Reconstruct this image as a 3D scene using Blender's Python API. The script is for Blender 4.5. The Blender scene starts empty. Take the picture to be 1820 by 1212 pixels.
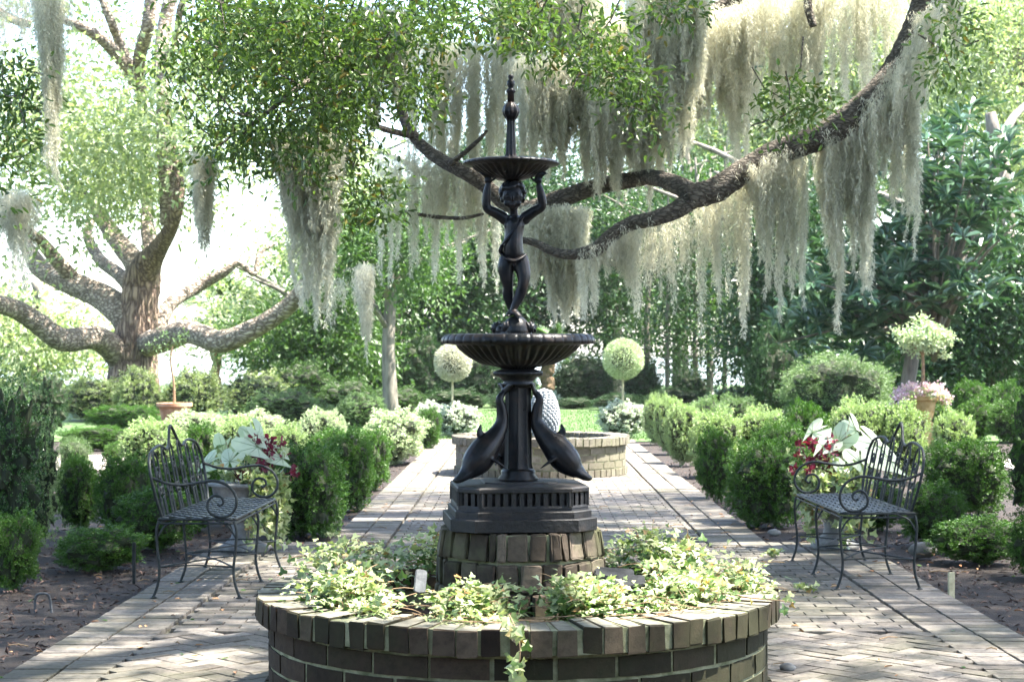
import bpy, bmesh, math, random
import numpy as np
from mathutils import Vector, Matrix
R = math.radians
rng = np.random.default_rng(7)
random.seed(7)
sc = bpy.context.scene
C = sc.collection

# ------------------------------------------------------------------ camera, sky, sun, exposure
FPX, HX, HY, CAMZ = 3033.0, 930.0, 630.0, 1.33        # pixels of the 1820 px wide photograph
cam = bpy.data.cameras.new('camera'); camo = bpy.data.objects.new('camera', cam); C.objects.link(camo)
camo.location = (0, 0, CAMZ); camo.rotation_euler = (R(90), 0, 0)
cam.sensor_width = 36; cam.lens = 36*FPX/1820
cam.shift_x = -(HX-910)/1820; cam.shift_y = (HY-606)/1820
cam.clip_start = .05; cam.clip_end = 3000
cam.dof.use_dof = True; cam.dof.focus_distance = 6.7; cam.dof.aperture_fstop = 9
sc.camera = camo
EL, AZ = 62, 91
HAZE = .0002
S = Vector((math.cos(R(EL))*math.sin(R(AZ)), math.cos(R(EL))*math.cos(R(AZ)), math.sin(R(EL))))
w = bpy.data.worlds.new('World'); sc.world = w; w.use_nodes = True
nt = w.node_tree; bg = nt.nodes['Background']
sky = nt.nodes.new('ShaderNodeTexSky'); sky.sky_type = 'NISHITA'; sky.sun_disc = False
sky.sun_elevation = R(EL); sky.sun_rotation = R(AZ); sky.air_density = 1.0; sky.dust_density = 1.6; sky.ozone_density = 0.2
nt.links.new(sky.outputs[0], bg.inputs[0]); bg.inputs[1].default_value = .13
sl = bpy.data.lights.new('sun', 'SUN'); sl.energy = 5.0; sl.angle = R(.6); sl.color = (1, .95, .86)
so = bpy.data.objects.new('sun', sl); C.objects.link(so); so.rotation_euler = S.to_track_quat('Z', 'Y').to_euler()
so.location = (10, 0, 30)
sc.view_settings.view_transform = 'Standard'; sc.view_settings.look = 'None'
sc.view_settings.exposure = 2.85; sc.view_settings.gamma = 1
cy = sc.cycles
cy.max_bounces = 7; cy.diffuse_bounces = 4; cy.glossy_bounces = 2; cy.transmission_bounces = 4; cy.transparent_max_bounces = 4
cy.volume_bounces = 0; cy.use_denoising = True
cy.caustics_reflective = False; cy.caustics_refractive = False
cy.sample_clamp_indirect = 6

def X(px, Y): return (px-HX)*Y/FPX
def Z(py, Y): return CAMZ-(py-HY)*Y/FPX
def P(px, py, Y): return (X(px, Y), Y, Z(py, Y))
def GY(py): return FPX*CAMZ/(py-HY)

# ------------------------------------------------------------------ mesh helpers
class MB:
    """collects pieces; every piece is (verts Nx3, faces list or MxK array, material index)"""
    def __init__(s): s.v = []; s.f = []; s.m = []; s.n = 0
    def add(s, V, F, mi=0):
        V = np.asarray(V, float).reshape(-1, 3)
        s.v.append(V)
        if isinstance(F, np.ndarray): F = [F]
        else:
            d = {}
            for f in F: d.setdefault(len(f), []).append(f)
            F = [np.array(x) for x in d.values()]
        for a in F:
            if len(a): s.f.append(a+s.n); s.m.append(np.full(len(a), mi))
        s.n += len(V)
        return s
    def build(s, name, mats, parent=None, loc=(0, 0, 0), smooth=False):
        me = bpy.data.meshes.new(name)
        V = np.concatenate(s.v)
        me.vertices.add(len(V)); me.vertices.foreach_set('co', V.astype(np.float32).ravel())
        idx = np.concatenate([a.ravel() for a in s.f]).astype(np.int32)
        sizes = np.concatenate([np.full(len(a), a.shape[1]) for a in s.f])
        starts = np.concatenate([[0], np.cumsum(sizes)[:-1]]).astype(np.int32)
        me.loops.add(len(idx)); me.loops.foreach_set('vertex_index', idx)
        me.polygons.add(len(sizes)); me.polygons.foreach_set('loop_start', starts)
        try: me.polygons.foreach_set('loop_total', sizes.astype(np.int32))
        except Exception: pass
        me.polygons.foreach_set('material_index', np.concatenate(s.m).astype(np.int32))
        me.update(calc_edges=True); me.validate()
        me.polygons.foreach_set('use_smooth', np.full(len(me.polygons), bool(smooth)))
        for m in (mats if isinstance(mats, (list, tuple)) else [mats]): me.materials.append(m)
        o = bpy.data.objects.new(name, me); C.objects.link(o); o.location = loc
        if parent: o.parent = parent
        return o

def tag(o, label=None, cat=None, group=None, kind=None):
    if label: o['label'] = label
    if cat: o['category'] = cat
    if group: o['group'] = group
    if kind: o['kind'] = kind
    return o
def empty(name, loc, label, cat, group=None, rz=0):
    o = bpy.data.objects.new(name, None); C.objects.link(o); o.location = loc; o.rotation_euler.z = rz
    return tag(o, label, cat, group)
def copy_tree(o, parent=None):
    c = o.copy(); C.objects.link(c); c.parent = parent
    for ch in list(o.children): copy_tree(ch, c)
    return c

def catmull(pts, n):
    P_ = np.array(pts, float); P_ = np.vstack([2*P_[0]-P_[1], P_, 2*P_[-1]-P_[-2]])
    out = []
    for i in range(1, len(P_)-2):
        for t in np.linspace(0, 1, n, endpoint=False):
            a, b, c, d = P_[i-1:i+3]
            out.append(.5*((2*b)+(-a+c)*t+(2*a-5*b+4*c-d)*t*t+(-a+3*b-3*c+d)*t**3))
    out.append(P_[-2]); return np.array(out)

def tube(mb, pts, rad, seg=8, sub=0, mi=0, rough=0, caps=True, flat=None):
    pts = np.array(pts, float); rad = np.broadcast_to(np.array(rad, float), (len(pts),)).copy()
    if sub:
        q = catmull(np.column_stack([pts, rad]), sub); pts, rad = q[:, :3], np.maximum(q[:, 3], 1e-4)
    n = len(pts)
    T = np.gradient(pts, axis=0); T /= np.linalg.norm(T, axis=1)[:, None]+1e-12
    ref = np.array([0, 0, 1.]) if abs(T[0][2]) < .9 else np.array([1., 0, 0])
    u = np.cross(T[0], ref); u /= np.linalg.norm(u)
    V = []
    for i in range(n):
        u = u-T[i]*np.dot(u, T[i]); u /= np.linalg.norm(u)+1e-12
        v = np.cross(T[i], u)
        a = np.arange(seg)*2*np.pi/seg
        r = rad[i]*np.ones(seg)
        if rough: r = r*(1+rough*rng.normal(size=seg))
        fu, fv = (1, 1) if flat is None else flat
        V.append(pts[i]+np.outer(np.cos(a)*r*fu, u)+np.outer(np.sin(a)*r*fv, v))
    V = np.vstack(V); F = []
    i, j = np.meshgrid(np.arange(n-1), np.arange(seg), indexing='ij'); j2 = (j+1) % seg
    q = np.stack([i*seg+j, i*seg+j2, (i+1)*seg+j2, (i+1)*seg+j], -1).reshape(-1, 4)
    F = [q]
    if caps: F += [np.array([list(range(seg))[::-1]]), np.array([list(range((n-1)*seg, n*seg))])]
    mb.add(V, F[0], mi)
    if caps:
        off = mb.n-len(V)
        for c in F[1:]: mb.f.append(c+off); mb.m.append(np.array([mi]))
    return mb

def lathe(mb, prof, n=48, c=(0, 0, 0), mi=0, flute=None, cap=True):
    prof = np.array(prof, float); k = len(prof); a = np.arange(n)*2*np.pi/n
    V = []
    for i, (r, z) in enumerate(prof):
        rr = r*np.ones(n)
        if flute is not None: rr = rr*(1+flute(i, a))
        V.append(np.column_stack([c[0]+rr*np.cos(a), c[1]+rr*np.sin(a), np.full(n, c[2]+z)]))
    V = np.vstack(V)
    i, j = np.meshgrid(np.arange(k-1), np.arange(n), indexing='ij'); j2 = (j+1) % n
    q = np.stack([i*n+j, i*n+j2, (i+1)*n+j2, (i+1)*n+j], -1).reshape(-1, 4)
    F = [list(x) for x in q]
    if cap: F += [list(range(n))[::-1], list(range((k-1)*n, k*n))]
    mb.add(V, F, mi); return mb

def boxes(mb, c, half, rot=0., mi=0, bevel=0.006, jit=0.0):
    """one brick: bevelled box, centre c, half sizes, rotated about z"""
    x, y, z = half; b = min(bevel, x*.4, y*.4, z*.4)
    V = []
    for zz, ins in ((-z, 0), (z-b, 0), (z, b)):
        for sx, sy in ((-1, -1), (1, -1), (1, 1), (-1, 1)): V.append((sx*(x-ins), sy*(y-ins), zz))
    V = np.array(V)
    if jit: V += rng.normal(size=V.shape)*jit
    ca, sa = math.cos(rot), math.sin(rot)
    V = np.column_stack([V[:, 0]*ca-V[:, 1]*sa, V[:, 0]*sa+V[:, 1]*ca, V[:, 2]])+np.array(c)
    F = [[3, 2, 1, 0]]
    for k in (0, 4):
        for i in range(4): F.append([k+i, k+(i+1) % 4, k+4+(i+1) % 4, k+4+i])
    F.append([8, 9, 10, 11]); mb.add(V, F, mi); return mb

def unit(v): return v/(np.linalg.norm(v, axis=-1, keepdims=True)+1e-9)
def rdir(n): return unit(rng.normal(size=(n, 3)))

LEAF_T = {  # templates: (verts x=along, y=across, z=fold), faces
 'diamond': (np.array([(0, 0, 0), (.45, .5, .1), (1, 0, -.05), (.45, -.5, .1)]), [[0, 1, 2, 3]]),
 'oval': (np.array([(0, 0, 0), (.3, .45, .08), (.75, .4, .05), (1, 0, -.1), (.75, -.4, .05), (.3, -.45, .08)]), [[0, 1, 2, 3], [0, 3, 4, 5]]),
 'ivy': (np.array([(0, 0, 0), (-.12, .38, 0), (.22, .55, .03), (.4, .24, 0), (1, 0, -.12), (.4, -.24, 0), (.22, -.55, .03), (-.12, -.38, 0)]),
         [[0, 3, 2, 1], [0, 4, 3], [0, 5, 4], [0, 7, 6, 5]]),
}
def stamp(mb, kind, c, d, nrm, L, W, mi=0):
    T, F = LEAF_T[kind]; n = len(c)
    d = unit(d); s = unit(np.cross(d, nrm)); nn = np.cross(s, d)
    L = np.broadcast_to(L, (n,)); W = np.broadcast_to(W, (n,))
    V = c[:, None]+T[None, :, 0, None]*L[:, None, None]*d[:, None]+T[None, :, 1, None]*W[:, None, None]*s[:, None]+T[None, :, 2, None]*L[:, None, None]*nn[:, None]
    k = len(T); base = np.arange(n)*k
    for size in set(len(f) for f in F):
        fs = np.array([f for f in F if len(f) == size])
        mb_f = (fs[None]+base[:, None, None]).reshape(-1, size)
        mb.f.append(mb_f+mb.n); mb.m.append(np.full(len(mb_f), mi))
    mb.v.append(V.reshape(-1, 3)); mb.n += n*k
    return mb

# ------------------------------------------------------------------ materials
def newmat(name):
    m = bpy.data.materials.new(name); m.use_nodes = True
    nt = m.node_tree; b = nt.nodes['Principled BSDF']; return m, nt, b
def N(nt, t, **k):
    n = nt.nodes.new(t)
    for a, v in k.items(): setattr(n, a, v)
    return n
def ramp(nt, fac, stops):
    r = N(nt, 'ShaderNodeValToRGB'); e = r.color_ramp.elements
    while len(e) < len(stops): e.new(.5)
    for x, (p, c) in zip(e, stops): x.position = p; x.color = (*c, 1)
    nt.links.new(fac, r.inputs[0]); return r.outputs[0]
def noise(nt, scale, detail=4, rough=.6, coord='Object', stretch=None):
    tc = N(nt, 'ShaderNodeTexCoord'); o = tc.outputs[coord]
    if stretch:
        mp = N(nt, 'ShaderNodeMapping'); mp.inputs['Scale'].default_value = stretch; nt.links.new(o, mp.inputs[0]); o = mp.outputs[0]
    n = N(nt, 'ShaderNodeTexNoise'); n.inputs['Scale'].default_value = scale; n.inputs['Detail'].default_value = detail
    n.inputs['Roughness'].default_value = rough; nt.links.new(o, n.inputs['Vector']); return n.outputs[0]
def mixc(nt, f, a, b, mode='MIX'):
    m = N(nt, 'ShaderNodeMix', data_type='RGBA', blend_type=mode)
    for sock, v in ((m.inputs[0], f), (m.inputs[6], a), (m.inputs[7], b)):
        if hasattr(v, 'links') or hasattr(v, 'is_linked'): nt.links.new(v, sock)
        elif isinstance(v, (int, float)): sock.default_value = v
        else: sock.default_value = (*v, 1)
    return m.outputs[2]
def bump(nt, b, h, strength=.3, dist=.01):
    bn = N(nt, 'ShaderNodeBump'); bn.inputs['Strength'].default_value = strength; bn.inputs['Distance'].default_value = dist
    nt.links.new(h, bn.inputs['Height']); nt.links.new(bn.outputs[0], b.inputs['Normal'])

def mat_leaf(name, c1, c2, rough=.45, trans=.35, c3=None, spec=.5, nscale=3., tint=(1.0, 1.12, .55)):
    m, nt, b = newmat(name)
    geo = N(nt, 'ShaderNodeNewGeometry'); ri = geo.outputs['Random Per Island']
    stops = [(0, c1), (.75, c2)]
    if c3: stops = [(0, c1), (.6, c2), (.93, c2), (.97, c3)]
    col = ramp(nt, ri, stops)
    nz = noise(nt, nscale, 3)
    col = mixc(nt, ramp(nt, nz, [(.35, (0, 0, 0)), (.65, (1, 1, 1))]), mixc(nt, 1., col, (.72, .74, .7), 'MULTIPLY'), col)
    nt.links.new(col, b.inputs['Base Color']); b.inputs['Roughness'].default_value = rough
    b.inputs['Specular IOR Level'].default_value = spec
    tr = N(nt, 'ShaderNodeBsdfTranslucent')
    nt.links.new(mixc(nt, 1., col, tint, 'MULTIPLY'), tr.inputs[0])
    mx = N(nt, 'ShaderNodeMixShader'); mx.inputs[0].default_value = trans
    nt.links.new(b.outputs[0], mx.inputs[1]); nt.links.new(tr.outputs[0], mx.inputs[2])
    nt.links.new(mx.outputs[0], nt.nodes['Material Output'].inputs[0]); return m
def mat_plain(name, c1, c2, scale=20, rough=.8, bs=.4, bd=.01, metal=0, stretch=None, lo=.35, hi=.65, spec=.5, island=0.):
    m, nt, b = newmat(name)
    nz = noise(nt, scale, 6, .65, stretch=stretch); col = ramp(nt, nz, [(lo, c1), (hi, c2)])
    if island:
        geo = N(nt, 'ShaderNodeNewGeometry')
        g = ramp(nt, geo.outputs['Random Per Island'], [(0, (1-island,)*3), (1, (1+island,)*3)])
        col = mixc(nt, 1., col, g, 'MULTIPLY')
    nt.links.new(col, b.inputs['Base Color']); b.inputs['Roughness'].default_value = rough; b.inputs['Metallic'].default_value = metal
    b.inputs['Specular IOR Level'].default_value = spec
    if bs: bump(nt, b, noise(nt, scale*2.5, 6, .7, stretch=stretch), bs, bd)
    return m

M = {}
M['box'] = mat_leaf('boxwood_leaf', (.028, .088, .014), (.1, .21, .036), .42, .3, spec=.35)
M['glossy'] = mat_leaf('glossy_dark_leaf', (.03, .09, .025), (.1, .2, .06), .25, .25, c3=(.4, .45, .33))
M['boxlight'] = mat_leaf('sunlit_boxwood_leaf', (.2, .3, .11), (.42, .52, .28), .42, .35)  # boxwood leaf made paler to carry the sun on the hedges
M['boxwhite'] = mat_leaf('variegated_leaf', (.26, .37, .18), (.56, .64, .42), .5, .3, tint=(1, 1.02, .8))
M['whiteflower'] = mat_leaf('white_bloom', (.25, .36, .18), (.74, .76, .7), .6, .3, tint=(1, 1, .85))
M['cream'] = mat_leaf('cream_leaf', (.34, .36, .27), (.66, .65, .54), .5, .3, tint=(1, 1, .85))
M['greygreen'] = mat_leaf('sage_green_leaf', (.09, .16, .06), (.2, .3, .13), .5, .3)
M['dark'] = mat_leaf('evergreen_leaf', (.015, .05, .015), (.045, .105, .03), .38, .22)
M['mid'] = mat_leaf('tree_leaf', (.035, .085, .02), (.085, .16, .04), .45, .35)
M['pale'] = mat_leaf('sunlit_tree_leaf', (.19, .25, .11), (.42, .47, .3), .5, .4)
M['oakleaf'] = mat_leaf('oak_leaf', (.05, .1, .025), (.14, .22, .06), .32, .38, c3=(.2, .16, .04))
M['loquat'] = mat_leaf('long_glossy_leaf', (.025, .075, .04), (.08, .15, .085), .3, .2)
M['azalea'] = mat_leaf('azalea_leaf', (.15, .21, .08), (.36, .42, .2), .5, .35, c3=(.75, .75, .68))
M['ivy'] = mat_leaf('variegated_ivy_leaf', (.1, .19, .05), (.5, .54, .3), .4, .3, c3=(.4, .24, .1), nscale=9)
M['ivydark'] = mat_leaf('green_ivy_leaf', (.05, .12, .03), (.14, .24, .07), .4, .3, nscale=5)
M['caladium'] = mat_leaf('caladium_leaf', (.62, .7, .56), (.75, .8, .7), .45, .35)
M['coleus'] = mat_leaf('burgundy_leaf', (.09, .006, .022), (.26, .02, .065), .5, .3)
M['spiky'] = mat_leaf('dark_red_leaf', (.06, .01, .012), (.2, .04, .04), .4, .25)
M['pink'] = mat_leaf('pink_petal', (.6, .33, .5), (.8, .62, .74), .6, .3)
M['grass'] = mat_leaf('grass_blade', (.05, .11, .02), (.11, .2, .05), .5, .35)
M['twig'] = mat_plain('dark_twig', (.012, .018, .007), (.03, .04, .014), 30, .9, 0)
M['stem'] = mat_plain('brown_stem', (.12, .08, .045), (.3, .2, .11), 30, .85, .4)
M['palestem'] = mat_plain('pale_stem', (.3, .28, .17), (.5, .45, .3), 30, .8, .3)
M['moss_dark'] = mat_leaf('shaded_spanish_moss', (.12, .12, .075), (.24, .235, .16), .8, .3, spec=.1)
M['moss'] = mat_leaf('spanish_moss_fibre', (.58, .57, .47), (.86, .83, .72), .8, .45, spec=.05, nscale=2., tint=(1., 1., .9))
M['pipegrey'] = mat_plain('grey_pipe', (.05, .055, .06), (.12, .125, .13), 20, .7, .3)
M['mulch'] = mat_plain('mulch_ground', (.025, .016, .014), (.07, .045, .038), 14, .95, .9, .03)
M['chip'] = mat_plain('mulch_chip', (.025, .014, .012), (.11, .07, .055), 60, .9, 0, island=.7)
M['deadleaf'] = mat_plain('fallen_leaf', (.25, .1, .04), (.42, .26, .13), 8, .7, 0, island=.6)
M['iron'] = mat_plain('green_black_iron', (.006, .009, .01), (.024, .03, .03), 40, .5, .25, .003, .0, spec=.3)
M['terracotta'] = mat_plain('terracotta', (.35, .17, .09), (.55, .34, .2), 9, .85, .3)
M['ochrepot'] = mat_plain('ochre_stone', (.28, .19, .06), (.46, .36, .17), 9, .85, .3)
M['stonepot'] = mat_plain('grey_stone', (.1, .1, .1), (.24, .24, .23), 12, .8, .4)
M['slate'] = mat_plain('slate', (.012, .013, .014), (.035, .037, .04), 15, .8, .3, spec=.1)
M['lightstone'] = mat_plain('grey_carved_stone', (.16, .18, .2), (.34, .36, .37), 14, .85, .5)
M['pondliner'] = mat_plain('dark_liner', (.008, .01, .008), (.02, .022, .018), 5, .3, .1)

def mat_bronze():
    m, nt, b = newmat('black_patina_bronze')
    nz = noise(nt, 22, 8, .7); nz2 = noise(nt, 6, 4, .6)
    col = ramp(nt, nz, [(.3, (.003, .0035, .004)), (.5, (.007, .007, .008)), (.72, (.028, .017, .012))])
    col = mixc(nt, ramp(nt, nz2, [(.45, (0, 0, 0)), (.7, (.5, .5, .5))]), col, (.016, .018, .021))
    nt.links.new(col, b.inputs['Base Color']); b.inputs['Metallic'].default_value = .1; b.inputs['Specular IOR Level'].default_value = .2
    nt.links.new(ramp(nt, nz, [(.3, (.24,)*3), (.7, (.5,)*3)]), b.inputs['Roughness'])
    bump(nt, b, noise(nt, 70, 6, .7), .35, .003); return m
M['bronze'] = mat_bronze()

M['castiron'] = mat_plain('rough_rusted_cast_iron', (.005, .005, .006), (.034, .024, .019), 16, .55, .9, .006, lo=.5, hi=.85, spec=.35)
def mat_brick(name, c1, c2, c3, moss, mossc=(.09, .11, .035), rough=.85, lo=.5, dark=None):
    m, nt, b = newmat(name)
    geo = N(nt, 'ShaderNodeNewGeometry')
    col = ramp(nt, geo.outputs['Random Per Island'], [(0, c1), (.5, c2), (1, c3)])
    n1 = noise(nt, 30, 6, .75)
    col = mixc(nt, ramp(nt, n1, [(.35, (.55,)*3), (.7, (1.3,)*3)]), (0, 0, 0), col, 'MIX')
    n2 = noise(nt, 1.6, 5, .7)
    mf = N(nt, 'ShaderNodeMath', operation='MULTIPLY'); mf.inputs[1].default_value = moss
    nt.links.new(ramp(nt, n2, [(lo-.06, (0, 0, 0)), (lo+.12, (1, 1, 1))]), mf.inputs[0])
    col = mixc(nt, mf.outputs[0], col, mossc)
    nt.links.new(col, b.inputs['Base Color']); b.inputs['Roughness'].default_value = rough; b.inputs['Specular IOR Level'].default_value = .2
    bump(nt, b, noise(nt, 55, 8, .75), .6, .004); return m
M['paver'] = mat_brick('grey_brown_paving_brick', (.12, .104, .088), (.17, .149, .128), (.23, .204, .178), .4, (.075, .08, .045), lo=.5)
M['pavermortar'] = mat_plain('mossy_joint', (.045, .045, .03), (.12, .11, .085), 12, .95, .6)
M['walldark'] = mat_brick('dark_brown_brick', (.012, .0085, .005), (.027, .019, .012), (.05, .036, .024), .5, (.022, .028, .01))  # dark brown brick with green moss patches
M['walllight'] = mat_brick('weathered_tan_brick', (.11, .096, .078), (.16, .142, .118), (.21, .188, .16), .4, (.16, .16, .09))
M['mortar'] = mat_plain('mossy_mortar', (.07, .08, .035), (.24, .24, .15), 12, .95, .6)
M['copingtop'] = mat_plain('sunlit_brick_top', (.1, .095, .07), (.24, .22, .17), 16, .9, .7, .006, island=.25)  # paler top faces: sun on the rim put into the colour
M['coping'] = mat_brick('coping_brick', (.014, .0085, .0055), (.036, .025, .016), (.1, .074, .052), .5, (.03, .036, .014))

def mat_bark(name, c1, c2, sc_=1., rough=.9):
    m, nt, b = newmat(name)
    tc = N(nt, 'ShaderNodeTexCoord'); mp = N(nt, 'ShaderNodeMapping'); nt.links.new(tc.outputs['Object'], mp.inputs[0])
    v = N(nt, 'ShaderNodeTexVoronoi', feature='DISTANCE_TO_EDGE'); v.inputs['Scale'].default_value = 14*sc_
    nz = N(nt, 'ShaderNodeTexNoise'); nz.inputs['Scale'].default_value = 5*sc_; nz.inputs['Detail'].default_value = 6
    nt.links.new(mp.outputs[0], nz.inputs['Vector'])
    mx = N(nt, 'ShaderNodeMix', data_type='RGBA', blend_type='LINEAR_LIGHT'); mx.inputs[0].default_value = .12/sc_
    nt.links.new(mp.outputs[0], mx.inputs[6]); nt.links.new(nz.outputs['Color'], mx.inputs[7]); nt.links.new(mx.outputs[2], v.inputs['Vector'])
    d = ramp(nt, v.outputs['Distance'], [(0, (0, 0, 0)), (.25, (1, 1, 1))])
    col = mixc(nt, d, c1, c2)
    col = mixc(nt, ramp(nt, noise(nt, 3*sc_, 5), [(.4, (1, 1, 1)), (.65, (.6, .62, .58))]), (0, 0, 0), col)
    nt.links.new(col, b.inputs['Base Color']); b.inputs['Roughness'].default_value = rough
    bump(nt, b, d, .9, .03/sc_); return m, mp
M['bark'], _mp = mat_bark('ridged_oak_bark', (.05, .04, .03), (.17, .145, .115), 2.2); _mp.inputs['Scale'].default_value = (.55, .8, 1.3)
M['farbark'], _mp = mat_bark('pale_oak_bark', (.09, .055, .04), (.33, .235, .165), .5); _mp.inputs['Scale'].default_value = (1.6, 1.6, .3)
M['farlimb'], _mp = mat_bark('furrowed_limb_bark', (.13, .095, .07), (.46, .38, .3), .75); _mp.inputs['Scale'].default_value = (.6, 1., 1.2)
M['thinbark'] = mat_plain('grey_trunk', (.09, .08, .065), (.24, .21, .17), 4, .9, .6, .03, stretch=(3, 3, .6))
M['water'], _nt, _b = newmat('water'); _b.inputs['Base Color'].default_value = (.12, .17, .2, 1); _b.inputs['Roughness'].default_value = .15

# ------------------------------------------------------------------ setting: ground, paving, lawn, water
def sheet(name, pts, z, mat, thick=None):
    mb = MB(); mb.add([(x, y, z) for x, y in pts], [list(range(len(pts)))]); o = mb.build(name, mat); return tag(o, kind='structure')
def mat_ground():
    m, nt, b = newmat('mulch_and_soil')
    c = ramp(nt, noise(nt, 9, 8, .75), [(.3, (.012, .009, .007)), (.55, (.034, .023, .018)), (.75, (.09, .066, .05))])
    nt.links.new(c, b.inputs['Base Color']); b.inputs['Roughness'].default_value = .9
    bump(nt, b, noise(nt, 22, 8, .75), 1, .05); return m
sheet('ground', [(-400, -60), (400, -60), (400, 900), (-400, 900)], -.035, mat_ground())
sheet('lawn', [(-30, 26.6), (30, 26.6), (30, 76), (-30, 76)], -.02, mat_plain('lawn_green', (.04, .085, .02), (.08, .14, .04), 3, .9, .5))
sheet('water', [(-400, 75), (400, 75), (400, 890), (-400, 890)], -.02, M['water'])
XL0, XR0, XL1, XR1, YC = -2.15, 2.36, -1.38, 1.72, 12.1
sheet('path', [(XL0, 2), (XR0, 2), (XR0, YC), (XR1, YC), (XR1, 27), (XL1, 27), (XL1, YC), (XL0, YC)], -.022, M['pavermortar'])
sheet('garden_path', [(-9, 20), (-4.0, 20), (-4.0, 23), (-9, 23)], -.02, mat_plain('gravel', (.3, .26, .22), (.45, .4, .36), 60, .95, .6))
sheet('side_path', [(5.8, 19), (12, 19), (12, 22), (5.8, 22)], -.02, bpy.data.materials['gravel'])

def bricks():
    mb = MB(); BL, BW, g = .2, .098, .006
    def put(cx, cyy, rot, l=BL, wd=BW):
        wob = .003*math.sin(cx*3.1+1)*math.cos(cyy*1.7)
        boxes(mb, (cx, cyy, -.012+wob+random.gauss(0, .0011)), (l/2-g/2*random.uniform(.7, 1.5), wd/2-g/2*random.uniform(.7, 1.5), .014),
              rot+random.gauss(0, .012), bevel=.002, jit=.0009)
    def inner(x, y):
        if y < 2.2 or y > 26.9: return False
        return (XL0+.43 < x < XR0-.43) if y < YC-.2 else (XL1+.43 < x < XR1-.43)
    # border: two bands of headers laid across
    def border(x0, sgn, y0, y1):
        y = y0
        while y < y1:
            for k in (0, 1): put(x0+sgn*(.1+k*.212), y, 0, .205, BW)
            y += BW+.003
    border(XL0, 1, 2.2, YC-.05); border(XR0, -1, 2.2, YC-.05); border(XL1, 1, YC-.25, 26.9); border(XR1, -1, YC-.25, 26.9)
    for k in (0, 1):
        for xa, xb in ((XL0+.45, XL1+.05), (XR1-.05, XR0-.45)):
            x = xa
            while x < xb: put(x, YC-.1-k*.21, math.pi/2, .2, BW); x += BW+.004
    rows = np.arange(8.25, 26.9, BW+.001)
    for r, y in enumerate(rows):
        x = -3+(r % 2)*.1
        while x < 3:
            wide = y < YC-.35; lo_, hi_ = (XL0+.432, XR0-.432) if wide else (XL1+.432, XR1-.432)
            a_, b_ = max(x-BL/2, lo_), min(x+BL/2, hi_)
            if b_-a_ > .035 and 2.2 < y < 26.9: put((a_+b_)/2, y, 0, b_-a_)
            x += BL+.002
    # 45 degree herringbone in the court nearest the viewer
    ca = math.cos(math.pi/4); s = .1
    for a in range(-60, 61):
        for bq in range(-45, 46):
            ox, oy = a+4*bq, a
            for (cx, cyy, rot) in ((ox+1, oy+.5, 0), (ox+2.5, oy, math.pi/2)):
                u, v = cx*s, cyy*s
                x = u*ca-v*ca; y = 5.+u*ca+v*ca
                if inner(x, y) and y < 8.2: put(x, y, rot+math.pi/4)
    return tag(mb.build('paving', M['paver']), kind='structure')
bricks()

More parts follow.
